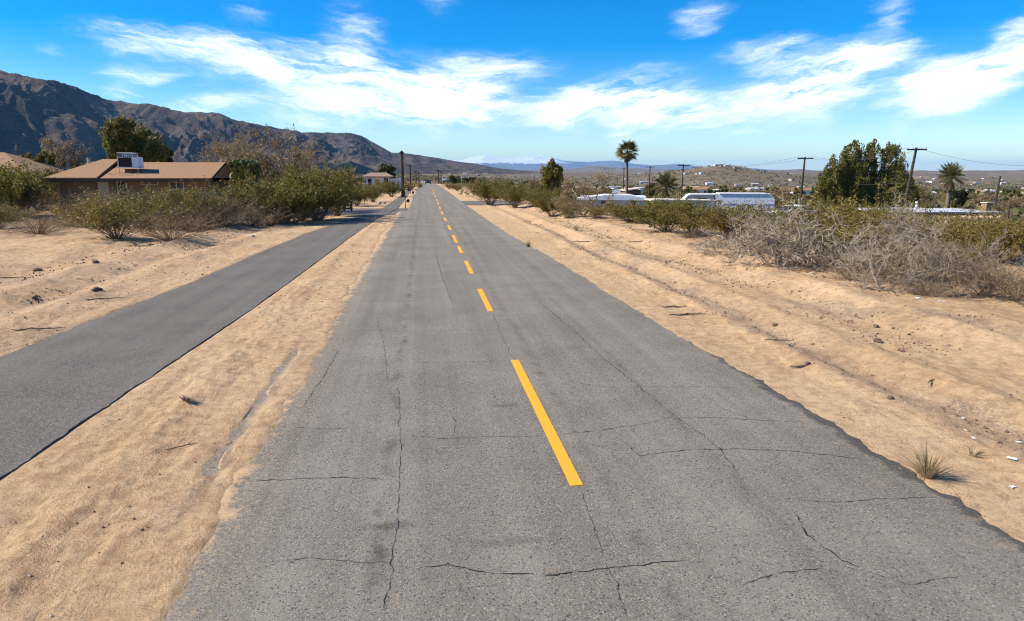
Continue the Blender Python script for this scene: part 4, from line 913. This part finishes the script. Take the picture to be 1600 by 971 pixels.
tree('bare_tree', 'thin bare tree behind the ranch house roof near its right end', 338, 56, 203, tree_meshes(12, 5, 3, 4, .55, .3, 3, .08, 'tan', 'tanleaf', 1500, .05, .12, 1.0), 5)
tree('bare_tree', 'rounded brown bare tree behind the left end of the ranch house roof', 95, 66, 210, tree_meshes(13, 5, 2, 4, .6, .25, 3, .1, 'dry', 'tanleaf', 5200, .07, .12, .95), 5)
tree('bare_tree', 'bare tan tree with a leaning broken limb above the right sand bank', 908, 38.5, 264, tree_meshes(14, 3, 3, 4, .7, .15, 3, .075, 'tan', 'tanleaf', 6500, .042, .09, 1.35, .5), 3)
tree('bare_tree', 'slim orange-brown bare tree between the green shrubs right of the road', 826, 52, 277, tree_meshes(15, 3, 1, 4, .55, .25, 3, .06, 'tan', 'tanleaf', 3600, .05, .09, 1.0), 3)
tree('bare_tree', 'bare grey tree rising behind the tall bright green shrub', 476, 55, 207, tree_meshes(16, 5, 2, 4, .5, .3, 3, .07, 'tan', 'tanleaf', 1200, .05, .1, .7), 5)
tree('bare_tree', 'dry brown tree with thin yellow leaves behind the green shrub at the bend', 540, 60, 262, tree_meshes(17, 4, 2, 4, .6, .2, 3, .06, 'tan', 'olive', 3800, .06, .12, 1.0), 4)
def crown(lobes, n, size, seed, leaf, squash=1.25, depth=1.0, clump=.36, per=90, up=.8):
    """leaf sprays packed on upward-pointing clumps over ellipsoid lobes (x, y, z, rx, rz)"""
    rng = np.random.default_rng(seed); Cs = []
    wts = np.array([l[3]*l[4] for l in lobes]); wts = wts/wts.sum()
    for l, wt in zip(lobes, wts):
        nc = max(3, int(n*wt/per)); u = rng.normal(size=(nc, 3)); u /= np.linalg.norm(u, axis=1)[:, None]; u *= rng.uniform(.45, 1.05, nc)[:, None]**.6
        cc = np.array(l[:3])+u*np.array([l[3], l[3]*depth, l[4]]); rad = clump*np.sqrt(l[3])*rng.uniform(.6, 1.25, nc)
        k = rng.normal(size=(nc, per, 3)); k /= np.linalg.norm(k, axis=2)[:, :, None]; k *= rng.uniform(.35, 1, (nc, per, 1))**.5
        Cs.append((cc[:, None]+k*rad[:, None, None]*np.array([1, 1, squash])).reshape(-1, 3))
    C = np.concatenate(Cs); V, Q = leaves(C, size, rng, 2.0, up); return mesh('crown', V, Q, M[leaf])
def lobes_px(px0, Y, g, L, yj=.5, seed=0):
    rj = random.Random(seed); x0 = at(px0, 290, Y).x; o = []
    for px, py, rx, rz in L:
        p = at(px, py, Y); k = Y/math.cos(YAW)/F*1.12; o.append((p.x-x0, rj.uniform(-yj, yj), p.z-g, rx*k, rz*k))
    return o
def leafy_tree(label, px, Y, L, n, size, seed, leaf, name='tree', yj=1.0, clump=.36, trunk_r=.2, cat='tree', group=None, squash=1.25):
    x = at(px, 290, Y).x; g = gz(x, Y); t = thing(name, label, cat, (x, Y, g), 0, group); lb = lobes_px(px, Y, g, L, yj, seed)
    b = MB(); rj = random.Random(seed)
    for l in lb: b.tube([(rj.uniform(-.3, .3)*trunk_r*4, 0, -.2), (l[0]*.35, l[1]*.3, l[2]*.4), (l[0], l[1], l[2]+l[4]*.4)], [trunk_r, trunk_r*.6, trunk_r*.15], 6, cap=False)
    b.obj('trunk', M['bark'], t); link('crown', crown(lb, n, size, seed, leaf, squash, 1.0, clump), t); return t
leafy_tree('large dense dark green tree with several rounded tops between the two crossarm poles', 1345, 88,
           [(1294, 266, 14, 22), (1285, 290, 20, 24), (1328, 250, 13, 26), (1341, 268, 16, 28), (1312, 268, 14, 22), (1318, 282, 24, 26), (1354, 240, 10, 24), (1356, 270, 22, 34), (1375, 252, 11, 28), (1402, 260, 15, 28), (1410, 285, 18, 28), (1375, 300, 40, 26), (1318, 308, 40, 20), (1340, 315, 40, 16), (1408, 306, 20, 22)], 70000, .125, 31, 'cedar', 'evergreen_tree', 2.4, .30, .3, squash=2.0)
leafy_tree('dark green tree behind the ranch house with a pole in front of it', 205, 60,
           [(192, 216, 15, 20), (205, 206, 12, 14), (188, 236, 16, 16), (220, 226, 20, 18), (236, 240, 20, 14), (210, 240, 26, 16)], 24000, .10, 32, 'cedar', 'evergreen_tree', 1.2, .32, .15, squash=1.5)
leafy_tree('small dark round tree right of the larger dark tree behind the roof', 255, 62, [(250, 242, 8, 9), (258, 246, 9, 9)], 2600, .13, 33, 'dark', 'evergreen_tree', .4, .3, .08)
leafy_tree('tall narrow green tree with ragged top right of the road', 862, 57, [(862, 262, 7, 10), (866, 272, 10, 10), (858, 276, 10, 12), (862, 290, 15, 16), (868, 284, 11, 12), (856, 304, 14, 12), (868, 306, 14, 12), (872, 268, 7, 8)], 10000, .10, 34, 'green', 'evergreen_tree', .7, .28, .1, squash=1.8)
leafy_tree('dark trees clustered behind the white house', 604, 135, [(604, 268, 9, 9), (612, 272, 7, 9), (592, 274, 9, 6), (580, 274, 8, 5)], 3200, .2, 35, 'dark', 'tree', .8, .4, .12)
leafy_tree('low green tree left of the ranch house roof', 60, 62, [(55, 252, 12, 8), (68, 250, 10, 7)], 2400, .12, 36, 'green', 'tree', .6, .3, .1)
leafy_tree('dark tree beyond the flat roof at the right edge', 1500, 92, [(1500, 308, 12, 9), (1490, 314, 10, 8)], 2000, .16, 37, 'dark', 'tree', .6, .3, .1)
for px, Y, r, lb in ((706, 150, 4.6, 'small round dark tree right of the far roadside poles'), (725, 140, 3.4, 'first small dark tree left of the dense green roadside shrub'), (738, 150, 4.2, 'second small dark tree left of the dense green roadside shrub')):
    leafy_tree(lb, px, Y, [(px, 279 if px < 710 else 282, r, r), (px+r*.8, 282, r*.8, r*.7)], 1100, .18, px, 'dark', 'tree', .3, .4, .1)
# cactus-like prickly pear clump by the gable
x_ = at(385, 300, 42).x; g_ = gz(x_, 42)
t = thing('prickly_pear', 'tall dark prickly pear cactus at the gable end of the ranch house', 'cactus', (x_, 42, g_))
rj = random.Random(9); pads = []
def pad_mesh():
    bm = bmesh.new(); bmesh.ops.create_icosphere(bm, subdivisions=2, radius=1)
    for v_ in bm.verts: v_.co = Vector((v_.co.x*.5*(1+.18*v_.co.z), v_.co.y*.13, v_.co.z*.62+.6))
    me = bpy.data.meshes.new('pad'); bm.to_mesh(me); bm.free(); me.materials.append(M['cactus'])
    for p in me.polygons: p.use_smooth = True
    return me
pm = pad_mesh(); Ht = at(385, 254, 42).z-g_
def pads_grow(p, d, s, lev):
    o = link('pad', pm, t, tuple(p), 0, s); o.rotation_euler = (rj.uniform(-.5, .5), 0, 0); q = d.to_track_quat('Z', 'Y').to_euler(); o.rotation_euler = (q.x, q.y, rj.uniform(0, 6.28))
    q2 = o.rotation_euler.to_matrix() @ Vector((0, 0, 1.1*s)); e_ = p+q2
    if lev > 0 and e_.z < Ht-.2:
        for k in range(rj.choice((1, 1, 2, 2))): pads_grow(e_, (q2.normalized()+Vector((rj.uniform(-.8, .8), rj.uniform(-.8, .8), rj.uniform(.1, .9)))).normalized(), s*rj.uniform(.9, 1.0), lev-1)
for k in range(6): pads_grow(Vector((rj.uniform(-.75, .75), rj.uniform(-.5, .5), -.05)), Vector((rj.uniform(-.3, .3), rj.uniform(-.3, .3), 1)), .5, 7)
# ---- palms
def frond_mesh(seed, L=2.0, fan=True, m='frond'):
    rng = np.random.default_rng(seed); b = MB(); k = np.linspace(0, 1, 5)[:, None]
    if fan:
        st = np.array([1., 0, .15]); P = st*L*.5*k; b.tube(P, .018, 4, cap=False); hub = P[-1]
        for i_ in range(19):
            a = (i_-9)/9*1.75; d = np.array([math.cos(a), math.sin(a), .08-.35*abs(math.sin(a))*.3]); l = L*.55*rng.uniform(.85, 1.05); s = np.array([-math.sin(a), math.cos(a), 0])*.055
            mid = hub+d*l*.55; tip = hub+d*l+np.array([0, 0, -l*.22]); b.add([hub-s*.3, hub+s*.3, mid+s, mid-s, tip], [(0, 1, 2, 3)], [(3, 2, 4)])
    else:
        P = np.c_[k*L*.92, 0*k, .35*L*(k-1.15*k**2)]; b.tube(P, np.linspace(.03, .01, 5), 4, cap=False)
        for i_ in range(26):
            t = .12+.88*i_/25; c = np.array([t*L*.92, 0, .35*L*(t-1.15*t*t)]); l = L*.34*math.sin(math.pi*min(.93, t*.9+.12))
            for sd in (-1, 1):
                d = np.array([.55, sd*.8, -.12+rng.uniform(-.1, .15)]); d /= np.linalg.norm(d); b.add([c, c+d*l*.5+np.array([.035, 0, .02]), c+d*l, c+d*l*.5-np.array([.035, 0, .02])], [(0, 1, 2, 3)])
    return b.me('frond', M[m])
FAN = [frond_mesh(k) for k in range(3)]; DEADF = [frond_mesh(9, 1.6, True, 'thatch')]; PIN = [frond_mesh(20+k, 3.0, False) for k in range(3)]; DPIN = [frond_mesh(29, 2.4, False, 'thatch')]
def palm(label, px, Y, top, kinds, dead, n, nd, cr, rt, seed, hub_frac=None, base=None):
    x = at(px, 290, Y).x; g = gz(x, Y); zt = at(px, top, Y).z-g; hubz = zt-cr*.75
    t = thing('palm_tree', label, 'palm tree', (x, Y, g)); rj = random.Random(seed)
    MB().tube([(.15, 0, -.2), (.05, 0, hubz*.4), (-.04, 0, hubz*.8), (0, 0, hubz)], [rt*1.2, rt, rt*.9, rt*1.05], 10).obj('trunk', M['palmbark'], t, smooth=True)
    for k in range(n):
        u = (k+.5)/n; elv = math.radians(80-128*u**.9); a = k*2.39996+rj.uniform(-.2, .2)
        o = link('frond', kinds[k % len(kinds)], t, (0, 0, hubz+rj.uniform(-.1, .2)), 0, cr/(2.0 if kinds is FAN else 3.0)*rj.uniform(.88, 1.08))
        o.rotation_euler = (Matrix.Rotation(a, 3, 'Z') @ Matrix.Rotation(-elv, 3, 'Y') @ Matrix.Rotation(rj.uniform(-.5, .5), 3, 'X')).to_euler()
    for k in range(nd):
        a = k*2.39996; o = link('frond', dead[0], t, (0, 0, hubz-.15-.5*cr*k/max(1, nd)*.5), 0, cr/2.4*rj.uniform(.6, .9)); o['label'] = 'dead brown frond'
        o.rotation_euler = (Matrix.Rotation(a, 3, 'Z') @ Matrix.Rotation(math.radians(rj.uniform(55, 80)), 3, 'Y')).to_euler()
    return t
palm('tall slender fan palm standing above the white flat-roofed mobile home', 979, 95, 223, FAN, DEADF, 38, 8, 1.9, .2, 1)
palm('short bushy palm with arching fronds and brown skirt near the right edge', 1484, 90, 257, PIN, DPIN, 44, 16, 2.3, .3, 2)
palm('squat palm with arching fronds among the brown scrub behind the carport', 1040, 105, 272, PIN, DPIN, 34, 8, 2.6, .3, 3)

# ------------------------------------------------------------------ stones, sticks, litter, tufts
STN = [rock_mesh('boulder', 40+k, M['stone'], (1, .8, .65), 2, .3) for k in range(3)]; CLD = [rock_mesh('clod', 50+k, M['clod'], (1, .8, .6), 2, .4) for k in range(3)]
def stone(name, label, px, py, wpx, me, cat='stone', group=None, z=.25):
    x, y = spot(px, py); s = wpx/2*y/F; o = link(name, me, None, (x, y, gz(x, y)+s*z), random.uniform(0, 6), s); return tag(o, label, cat, group)
for k, a in enumerate([('white stone at the sand edge below the bare tan tree left of the path', 428, 344, 15), ('rounded sandy boulder under the olive bushes left of the path', 383, 350, 20), ('pale boulder beside the dark green shrub beyond the driveway', 592, 320, 9), ('second pale boulder beyond the driveway, right of the first', 600, 319, 7),
        ('pale stone at the foot of the upright bleached dead bush', 1240, 432, 9), ('flat pale stone left of the upright dead bush foot', 1155, 413, 10), ('pale stone below the middle dead bushes', 1268, 440, 9), ('pale stone among the house shrubs on the left', 95, 352, 10), ('small white stone on the sand near the left driveway', 395, 372, 6)]):
    stone('stone', *a, STN[k % 3], group='pale stones')
for k, a in enumerate([('dark brown clod on the right sand between road and brush', 1370, 539, 17), ('thin dark clod up the bank from the larger clod', 1368, 514, 12), ('dark upright clod near the sand ridge above the dry tuft', 1391, 627, 12), ('dark clod in the ruts beside the long stick', 1262, 574, 12),
        ('dark clod on the sand beside the dark stain left of the path', 152, 460, 16), ('second dark clod left of the path, farther from it', 60, 430, 12), ('dark clod at the left edge of the sand', 55, 468, 11), ('dark clod close to the path edge', 150, 420, 11)]):
    stone('clod', *a, CLD[k % 3], 'clod', 'dark clods on the sand')
def stick(label, px, py, Lpx, seed, thick=.018, ang=0.0, mat='bark'):
    x, y = spot(px, py); L = Lpx*y/F; rng = np.random.default_rng(seed); k = np.linspace(-.5, .5, 9)
    P = np.stack([k*L, .16*L*fbm(k*3, k*0+seed, 4, seed), .004+.05*L*np.abs(fbm(k*3, k*0+seed+4, 2, seed))], -1); b = MB(); thick *= .6; b.tube(P, thick*np.array([.35, .8, 1, .9, .85, .8, .6, .5, .2]), 6)
    for j_ in range(3):
        i_ = rng.integers(2, 7); dd = np.array([rng.uniform(.3, 1)*rng.choice([-1, 1]), rng.uniform(-1, 1), .25]); b.tube([P[i_], P[i_]+dd*L*.09, P[i_]+dd*L*.17+np.array([0, 0, -.01])], [thick*.5, thick*.4, thick*.25], 5)
    o = b.obj('stick', M[mat], None, loc=(x, y, gz(x, y)+.01), rz=ang); return tag(o, label, 'stick', 'fallen sticks on the sand')
for a in [('fallen branch lying along the ruts near the road edge, nearest of the pair', 1076, 492, 66, 1, .03, .05), ('dark fallen branch just behind the nearest one', 1060, 480, 60, 2, .025, -.1), ('dark stick on the sand below the green row', 1000, 384, 44, 3, .03, .1), ('short dark twig pile near the olive row', 920, 380, 50, 4, .03, -.15),
          ('dark stick below the clods on the right sand', 1250, 576, 40, 5, .022, .1), ('thin twig half buried along the sand ridge', 1455, 602, 50, 6, .014, .6), ('stick in the ruts right of the long branch', 1215, 540, 45, 7, .018, -.3), ('dark stick at the foot of the low brush left of the path', 60, 516, 70, 8, .022, .15), ('pale twig across the sand between path and road', 285, 700, 60, 9, .009, .5), ('dead branch lying at the foot of the dry brown brush', 330, 380, 40, 10, .03, -.1), ('dark stick lying in the left bank drift', 160, 470, 60, 11, .022, .4), ('dark twig near the stone wall of sand at left', 20, 440, 40, 12, .02, .0)]: stick(*a)
def litter(label, px, py, wpx, seed):
    wpx *= .72; x, y = spot(px, py); s = wpx/2*y/F; u = np.linspace(-1, 1, 6); X_, Y2 = np.meshgrid(u, u*.6); Zs = .35*fbm(X_*1.4+seed, Y2*1.6, 3, seed)+.12
    X_ = X_+.2*fbm(X_, Y2+seed, 2, seed+1); v = np.stack([X_, Y2, Zs], -1).reshape(-1, 3)*s; v2 = v-np.array([0, 0, .03*s])
    a = np.arange(5)[:, None]*6; c = np.arange(5)[None]; f = np.stack([a+c, a+c+1, a+c+7, a+c+6], -1).reshape(-1, 4)
    o = link('litter', mesh('litter', np.vstack([v, v2]), np.vstack([f, f[:, ::-1]+36]), M['litter']), None, (x, y, gz(x, y)+.01), seed*1.3); return tag(o, label, 'litter', 'white litter on the right verge')
for a in [('crumpled white litter under the wide dark-footed dead bush', 1432, 483, 17, 1), ('scrap of white litter right of the crumpled piece', 1468, 489, 13, 2), ('white scrap on the sand near the right edge, highest of three', 1505, 650, 10, 3), ('long white scrap at the right edge, middle of three', 1580, 725, 22, 4), ('grey-white scrap at the right edge, lowest of three', 1582, 761, 16, 5), ('small pale scrap beside the dry tuft on the bank', 1520, 690, 11, 6), ('white scrap caught by the sand ridge at the right edge', 1592, 690, 14, 7)]: litter(*a)
def tuft(label, px, py, top, wpx, n, leaf, seed, grp=None):
    x, y = spot(px, py); h_ = at(px, top, y).z+.0; h_ = max(.08, h_); w_ = wpx*y/F; rng = np.random.default_rng(seed); b = MB()
    for k in range(n):
        a = rng.uniform(0, 6.28); rr2 = rng.uniform(.1, 1)**.7*w_/2; hh = h_*rng.uniform(.5, 1.05)*(1-.45*(rr2/(w_/2))**2); s = np.array([-math.sin(a), math.cos(a), 0])*.0035
        p0 = np.array([math.cos(a), math.sin(a), 0])*rng.uniform(0, .03); p2 = np.array([math.cos(a)*rr2, math.sin(a)*rr2, hh]); p1 = p0*.5+p2*.45+np.array([0, 0, hh*.12])
        b.add([p0-s, p0+s, p1+s, p1-s, p2], [(0, 1, 2, 3)], [(3, 2, 4)])
    o = b.obj('grass_tuft', M[leaf], None, loc=(x, y, gz(x, y)-.01)); return tag(o, label, 'grass tuft', grp)
tuft('dry straw-coloured grass tuft on the sand by the broken road edge', 1449, 744, 684, 120, 170, 'straw', 1)
tuft('small green weed at the right road edge', 826, 386, 372, 20, 90, 'creo', 2); tuft('low brown tuft on the sand between path and road', 292, 634, 622, 40, 70, 'dry', 3)
tuft('small brown tuft on the right sand bank near the olive row', 900, 364, 352, 22, 80, 'olive', 4); tuft('tiny dry tuft on the bank above the dark clod', 1210, 508, 496, 18, 50, 'tanleaf', 5); tuft('flat dry tuft beside the larger straw tuft', 1520, 712, 694, 60, 40, 'straw', 6)
# loose grit and pebbles: nobody could count it
rng = np.random.default_rng(77); N = 15000; px_ = rng.uniform(-11, 13, N); py_ = 3+37*rng.uniform(0, 1, N)**1.6
ln = rng.choice([5.6, 6.9, 7.5, 8.9, -7.8, -9.3], N)+.35*fbm(py_/9, py_*0+.3, 3, 51)+rng.normal(size=N)*.22; onl = (rng.random(N) < .5) & (fbm(py_/1.7, ln*0+np.round(ln), 3, 52) > .0); px_ = np.where(onl, ln, px_)
keep = ((px_ > 4.25) | ((px_ < -1.9) & (px_ > np.interp(py_, *PATH_R)+.1)) | (px_ < np.interp(py_, *PATH_L)-.1)) & (onl | (fbm(px_/1.5, py_/2.5, 3, 44) > .0)); px_, py_, onl = px_[keep], py_[keep], onl[keep]
pz_ = land(px_, py_); s = rng.uniform(.004, .017, len(px_))*np.clip(.65+py_/22, .7, 1.5)*np.where(onl, 1.35, 1)*rng.uniform(.6, 1.3, len(px_))
oc = np.array([(1, 0, 0), (-1, 0, 0), (0, 1, 0), (0, -1, 0), (0, 0, .7), (0, 0, -.7)]); V = np.stack([px_, py_, pz_+s*.3], -1)[:, None]+oc[None]*s[:, None, None]*rng.uniform(.6, 1.3, (len(s), 6, 1))
ft = np.array([(0, 2, 4), (2, 1, 4), (1, 3, 4), (3, 0, 4), (2, 0, 5), (1, 2, 5), (3, 1, 5), (0, 3, 5)]); Fp = (np.arange(len(s))[:, None, None]*6+ft[None]).reshape(-1, 3)
mi = np.repeat((rng.uniform(size=len(s)) < np.where(onl, .05, .3)).astype(int), 8)
tag(link('pebbles', mesh('pebbles', V.reshape(-1, 3), Fp, [M['clod'], M['stone']], midx=mi)), kind='stuff')

# ------------------------------------------------------------------ the valley beyond
rng = np.random.default_rng(21)
def where(px, D):
    side = next(n for lim, n in ((60, 'at the far left'), (130, 'behind the left end of the ranch house'), (200, 'behind the roof cooler'), (270, 'behind the ranch house roof'), (330, 'behind the right half of the ranch house'), (390, 'behind the gable'), (450, 'behind the dark cactus'), (500, 'behind the bushy green shrub'), (560, 'behind the bare tan tree'), (690, 'left of the far road end'), (760, 'right of the far road end'), (850, 'left of the tall narrow tree'),
        (950, 'behind the leaning bare tree'), (1010, 'around the tall palm'), (1060, 'near the squat palm'), (1110, 'left of the bare hill'), (1160, 'by the bare hill'), (1210, 'right of the bare hill'), (1265, 'beside the left crossarm pole'), (1425, 'behind the dense dark tree'), (1475, 'right of the leaning pole'), (1530, 'around the bushy palm'), (1565, 'above the rubble wall'), (9999, 'at the right edge')) if px < lim)
    return side+', '+('close in' if D < 80 else 'a little back' if D < 135 else 'nearer' if D < 420 else 'midway' if D < 900 else 'far out' if D < 1800 else 'farthest')
def far_ok(x, y): return not (abs(x-.5) < 11+.01*y and y < 900)
MID = [('creosote%d' % k) for k in range(5)]+['olive0', 'olive1', 'olive2', 'brush0', 'brush1']
n = 0
while n < 170:
    px = rng.uniform(-30, 1620); Y = 46*(240/46)**rng.uniform()
    if 560 < px < 735 and Y < 160: continue
    x = at(px, 290, Y).x
    if not far_ok(x, Y) or (px < 380 and Y < 52) or (640 < px < 690): continue
    rightside = px > 690; key = MID[rng.integers(5, 10) if rightside and rng.random() < .7 else rng.integers(0, 8)]
    hh = rng.uniform(1.0, 2.3); 
    shrub(key, {'c': 'yellow-olive', 'o': 'dusty olive', 'b': 'brown dry'}[key[0]]+' scrub bush '+where(px, Y), x, Y, hh, hh*rng.uniform(1.3, 1.8), 'scrub bushes on the right slope' if rightside else 'scrub bushes on the left flat', 'scrub bush'); n += 1
# brown mesquite thickets behind the trailers
for k, (px, Y, top, wk, lb) in enumerate([(1190, 92, 292, 1.3, 'brown leafless thicket tree right above the white mobile home'), (1225, 100, 290, 1.2, 'brown thicket tree left of the crossarm pole by the dense tree'), (1100, 110, 297, 1.3, 'brown thicket tree behind the gabled mobile home'), (1060, 90, 299, 1.2, 'brown thicket tree behind the carport'), (1445, 100, 293, 1.2, 'brown thicket tree right of the leaning pole'),
                                         (1540, 105, 300, 1.4, 'brown thicket tree at the right behind the flat roof'), (945, 110, 292, 1.3, 'brown thicket tree between the bare tan tree and the tall palm'), (780, 120, 284, 1.4, 'brown thicket tree behind the dense green roadside shrub'), (520, 85, 272, 1.2, 'brown thicket tree left of the white house'), (1590, 85, 305, 1.2, 'brown thicket tree at the right edge')]):
    tree('thicket_tree', lb, px, Y, top, tree_meshes(60+k % 3, 3, 3, 4, .65, .15, 3, .06, 'tan', 'tanleaf' if k % 2 else 'olive', 4200, .075, .12, 1.3), 3, group='brown thicket trees beyond the mobile homes', wk=wk, rz=k*1.1)
# far houses and trees of the town
def far_house(k, wallm, roofm, L, Wd, hh, rise):
    b = MB(); b.box((0, 0, hh/2-.5), (L, Wd, hh+1)); wm = b.me('wall', wallm)
    v, q_, t_ = hip_roof(-L/2-.4, L/2+.4, -Wd/2-.4, Wd/2+.4, hh, hh+rise, .01, .01, .2); b = MB(); b.add(v, q_, t_); rm = b.me('roof', roofm)
    b = MB()
    for xx2 in (-L*.3, .0, L*.3): b.box((xx2, -Wd/2-.03, hh*.55), (1.3, .08, 1.0))
    return wm, rm, b.me('windows', M['glass'])
FH = [far_house(0, M['white'], M['roofgrey'], 13, 7, 2.9, 1.2), far_house(1, M['cream'], M['roofbrown'], 12, 8, 2.9, 1.5), far_house(2, M['white'], M['white'], 18, 4.5, 3.0, .5), far_house(3, M['stucco'], M['roofgrey'], 11, 8, 3.0, 1.4), far_house(4, M['white'], M['shingle'], 14, 8, 3.0, 1.6)]
nh = 0
while nh < 190:
    px = rng.uniform(700, 1640) if nh < 170 else rng.uniform(690, 760); D = 430*(3600/430)**rng.uniform()**.75; a = azel(px, 270)[0]; x, y = D*math.sin(a), D*math.cos(a)
    if not far_ok(x, y): continue
    k = int(rng.integers(0, 5)); t = thing('far_house', ('white grey-roofed', 'cream brown-roofed', 'long low white', 'tan grey-roofed', 'white tan-roofed')[k]+' house '+where(px, D), 'house', (x, y, float(land(np.array([x]), np.array([y]), False)[0])+.1), rng.choice([0, 1.57])+rng.uniform(-.2, .2), 'far houses scattered over the valley', rng.uniform(.8, 1.25))
    link('wall', FH[k][0], t); link('roof', FH[k][1], t)
    if D < 900: link('window', FH[k][2], t)
    nh += 1
for k, (px, D) in enumerate([(1120, 1940), (1128, 1955), (1136, 1950)]):
    a = azel(px, 262)[0]; x, y = D*math.sin(a), D*math.cos(a)
    t = thing('hilltop_house', ['left white house on the crest of the low bare hill', 'middle white house on the crest of the low bare hill', 'right white house on the crest of the low bare hill'][k], 'house', (x, y, float(land(np.array([x]), np.array([y]), False)[0])+.1), .2*k, 'houses on the bare hill', 1.1)
    link('wall', FH[k][0], t); link('roof', FH[k][1], t)
FT = []
for k in range(5):
    lb = [(random.uniform(-1.2, 1.2), random.uniform(-1.2, 1.2), random.uniform(1.6, 3.2), random.uniform(1.0, 1.8), random.uniform(1.0, 1.8)) for _ in range(4)]
    FT.append(crown(lb, 500, .75, 300+k, ('dark', 'cedar', 'olive', 'green', 'dark')[k], 1.1, 1.0, .5, 40))
nt = 0
while nt < 270:
    px = rng.uniform(690, 1660) if rng.random() < .88 else rng.uniform(-50, 600); D = 210*(3400/210)**rng.uniform()**.8; a = azel(px, 270)[0]; x, y = D*math.sin(a), D*math.cos(a)
    if not far_ok(x, y): continue
    kt = int(rng.integers(0, 5)); o = link('far_tree', FT[kt], None, (x, y, float(land(np.array([x]), np.array([y]), False)[0])-.5), rng.uniform(0, 6), rng.uniform(.7, 1.5)); rs = px > 650
    tag(o, ('dark', 'grey-green', 'olive', 'green', 'dark')[kt]+' distant tree '+where(px, D), 'tree', 'far trees of the valley' if rs else 'far trees below the mountains'); nt += 1
# open desert scrub, beyond counting
N = 52000; D = 70*(2600/70)**rng.uniform(0, 1, N)**.85; A_ = a0+rng.uniform(-R(48), R(48), N); sx_, sy_ = D*np.sin(A_), D*np.cos(A_)
kp = ~((np.abs(sx_-.5) < 9+.012*sy_) & (sy_ < 900)) & (fbm(sx_/60, sy_/60, 3, 14) > -.32); sx_, sy_, D = sx_[kp], sy_[kp], D[kp]; sz_ = land(sx_, sy_, False); hs_ = rng.uniform(.5, 1.5, len(sx_))*np.clip(D/380, 1, 3.2)
per = 6; C = np.stack([sx_, sy_, sz_], -1)[:, None]+rng.normal(size=(len(sx_), per, 3))*np.array([.55, .55, .3])*hs_[:, None, None]; C[:, :, 2] += .45*hs_[:, None]
V, Q = leaves(C.reshape(-1, 3), 1, rng, 1.3); Cc = np.repeat(C.reshape(-1, 3), 4, 0); V = Cc+(V-Cc)*np.repeat(np.repeat(hs_*.62, per), 4)[:, None]
tag(link('desert_scrub', mesh('desert_scrub', V, Q, [M['olive'], M['cedar'], M['tanleaf'], M['dark']], midx=np.repeat(rng.choice([0, 0, 1, 1, 2, 3, 3], len(sx_)), per))), kind='stuff')

# ------------------------------------------------------------------ air
hz_, t_, b_ = material('haze'); t_.n.remove(b_); pv = t_.node('ShaderNodeVolumePrincipled')
pv.inputs['Color'].default_value = (.28, .61, 1.0, 1); pv.inputs['Density'].default_value = 2.5e-5; pv.inputs['Anisotropy'].default_value = 0.0
t_.l.new(pv.outputs[0], t_.n['Material Output'].inputs['Volume'])
tops_z = max(o.matrix_world.translation.z+max((c[2] for c in o.bound_box), default=0) for o in SC.objects if o.type == 'MESH' and o.parent is None)
low = min(float(gv[:, 2].min()), -40)
b = MB(); b.box((0, 0, (tops_z+20+low-1)/2), (88000, 88000, tops_z+20-(low-1))); ho = tag(b.obj('haze', hz_), kind='stuff')
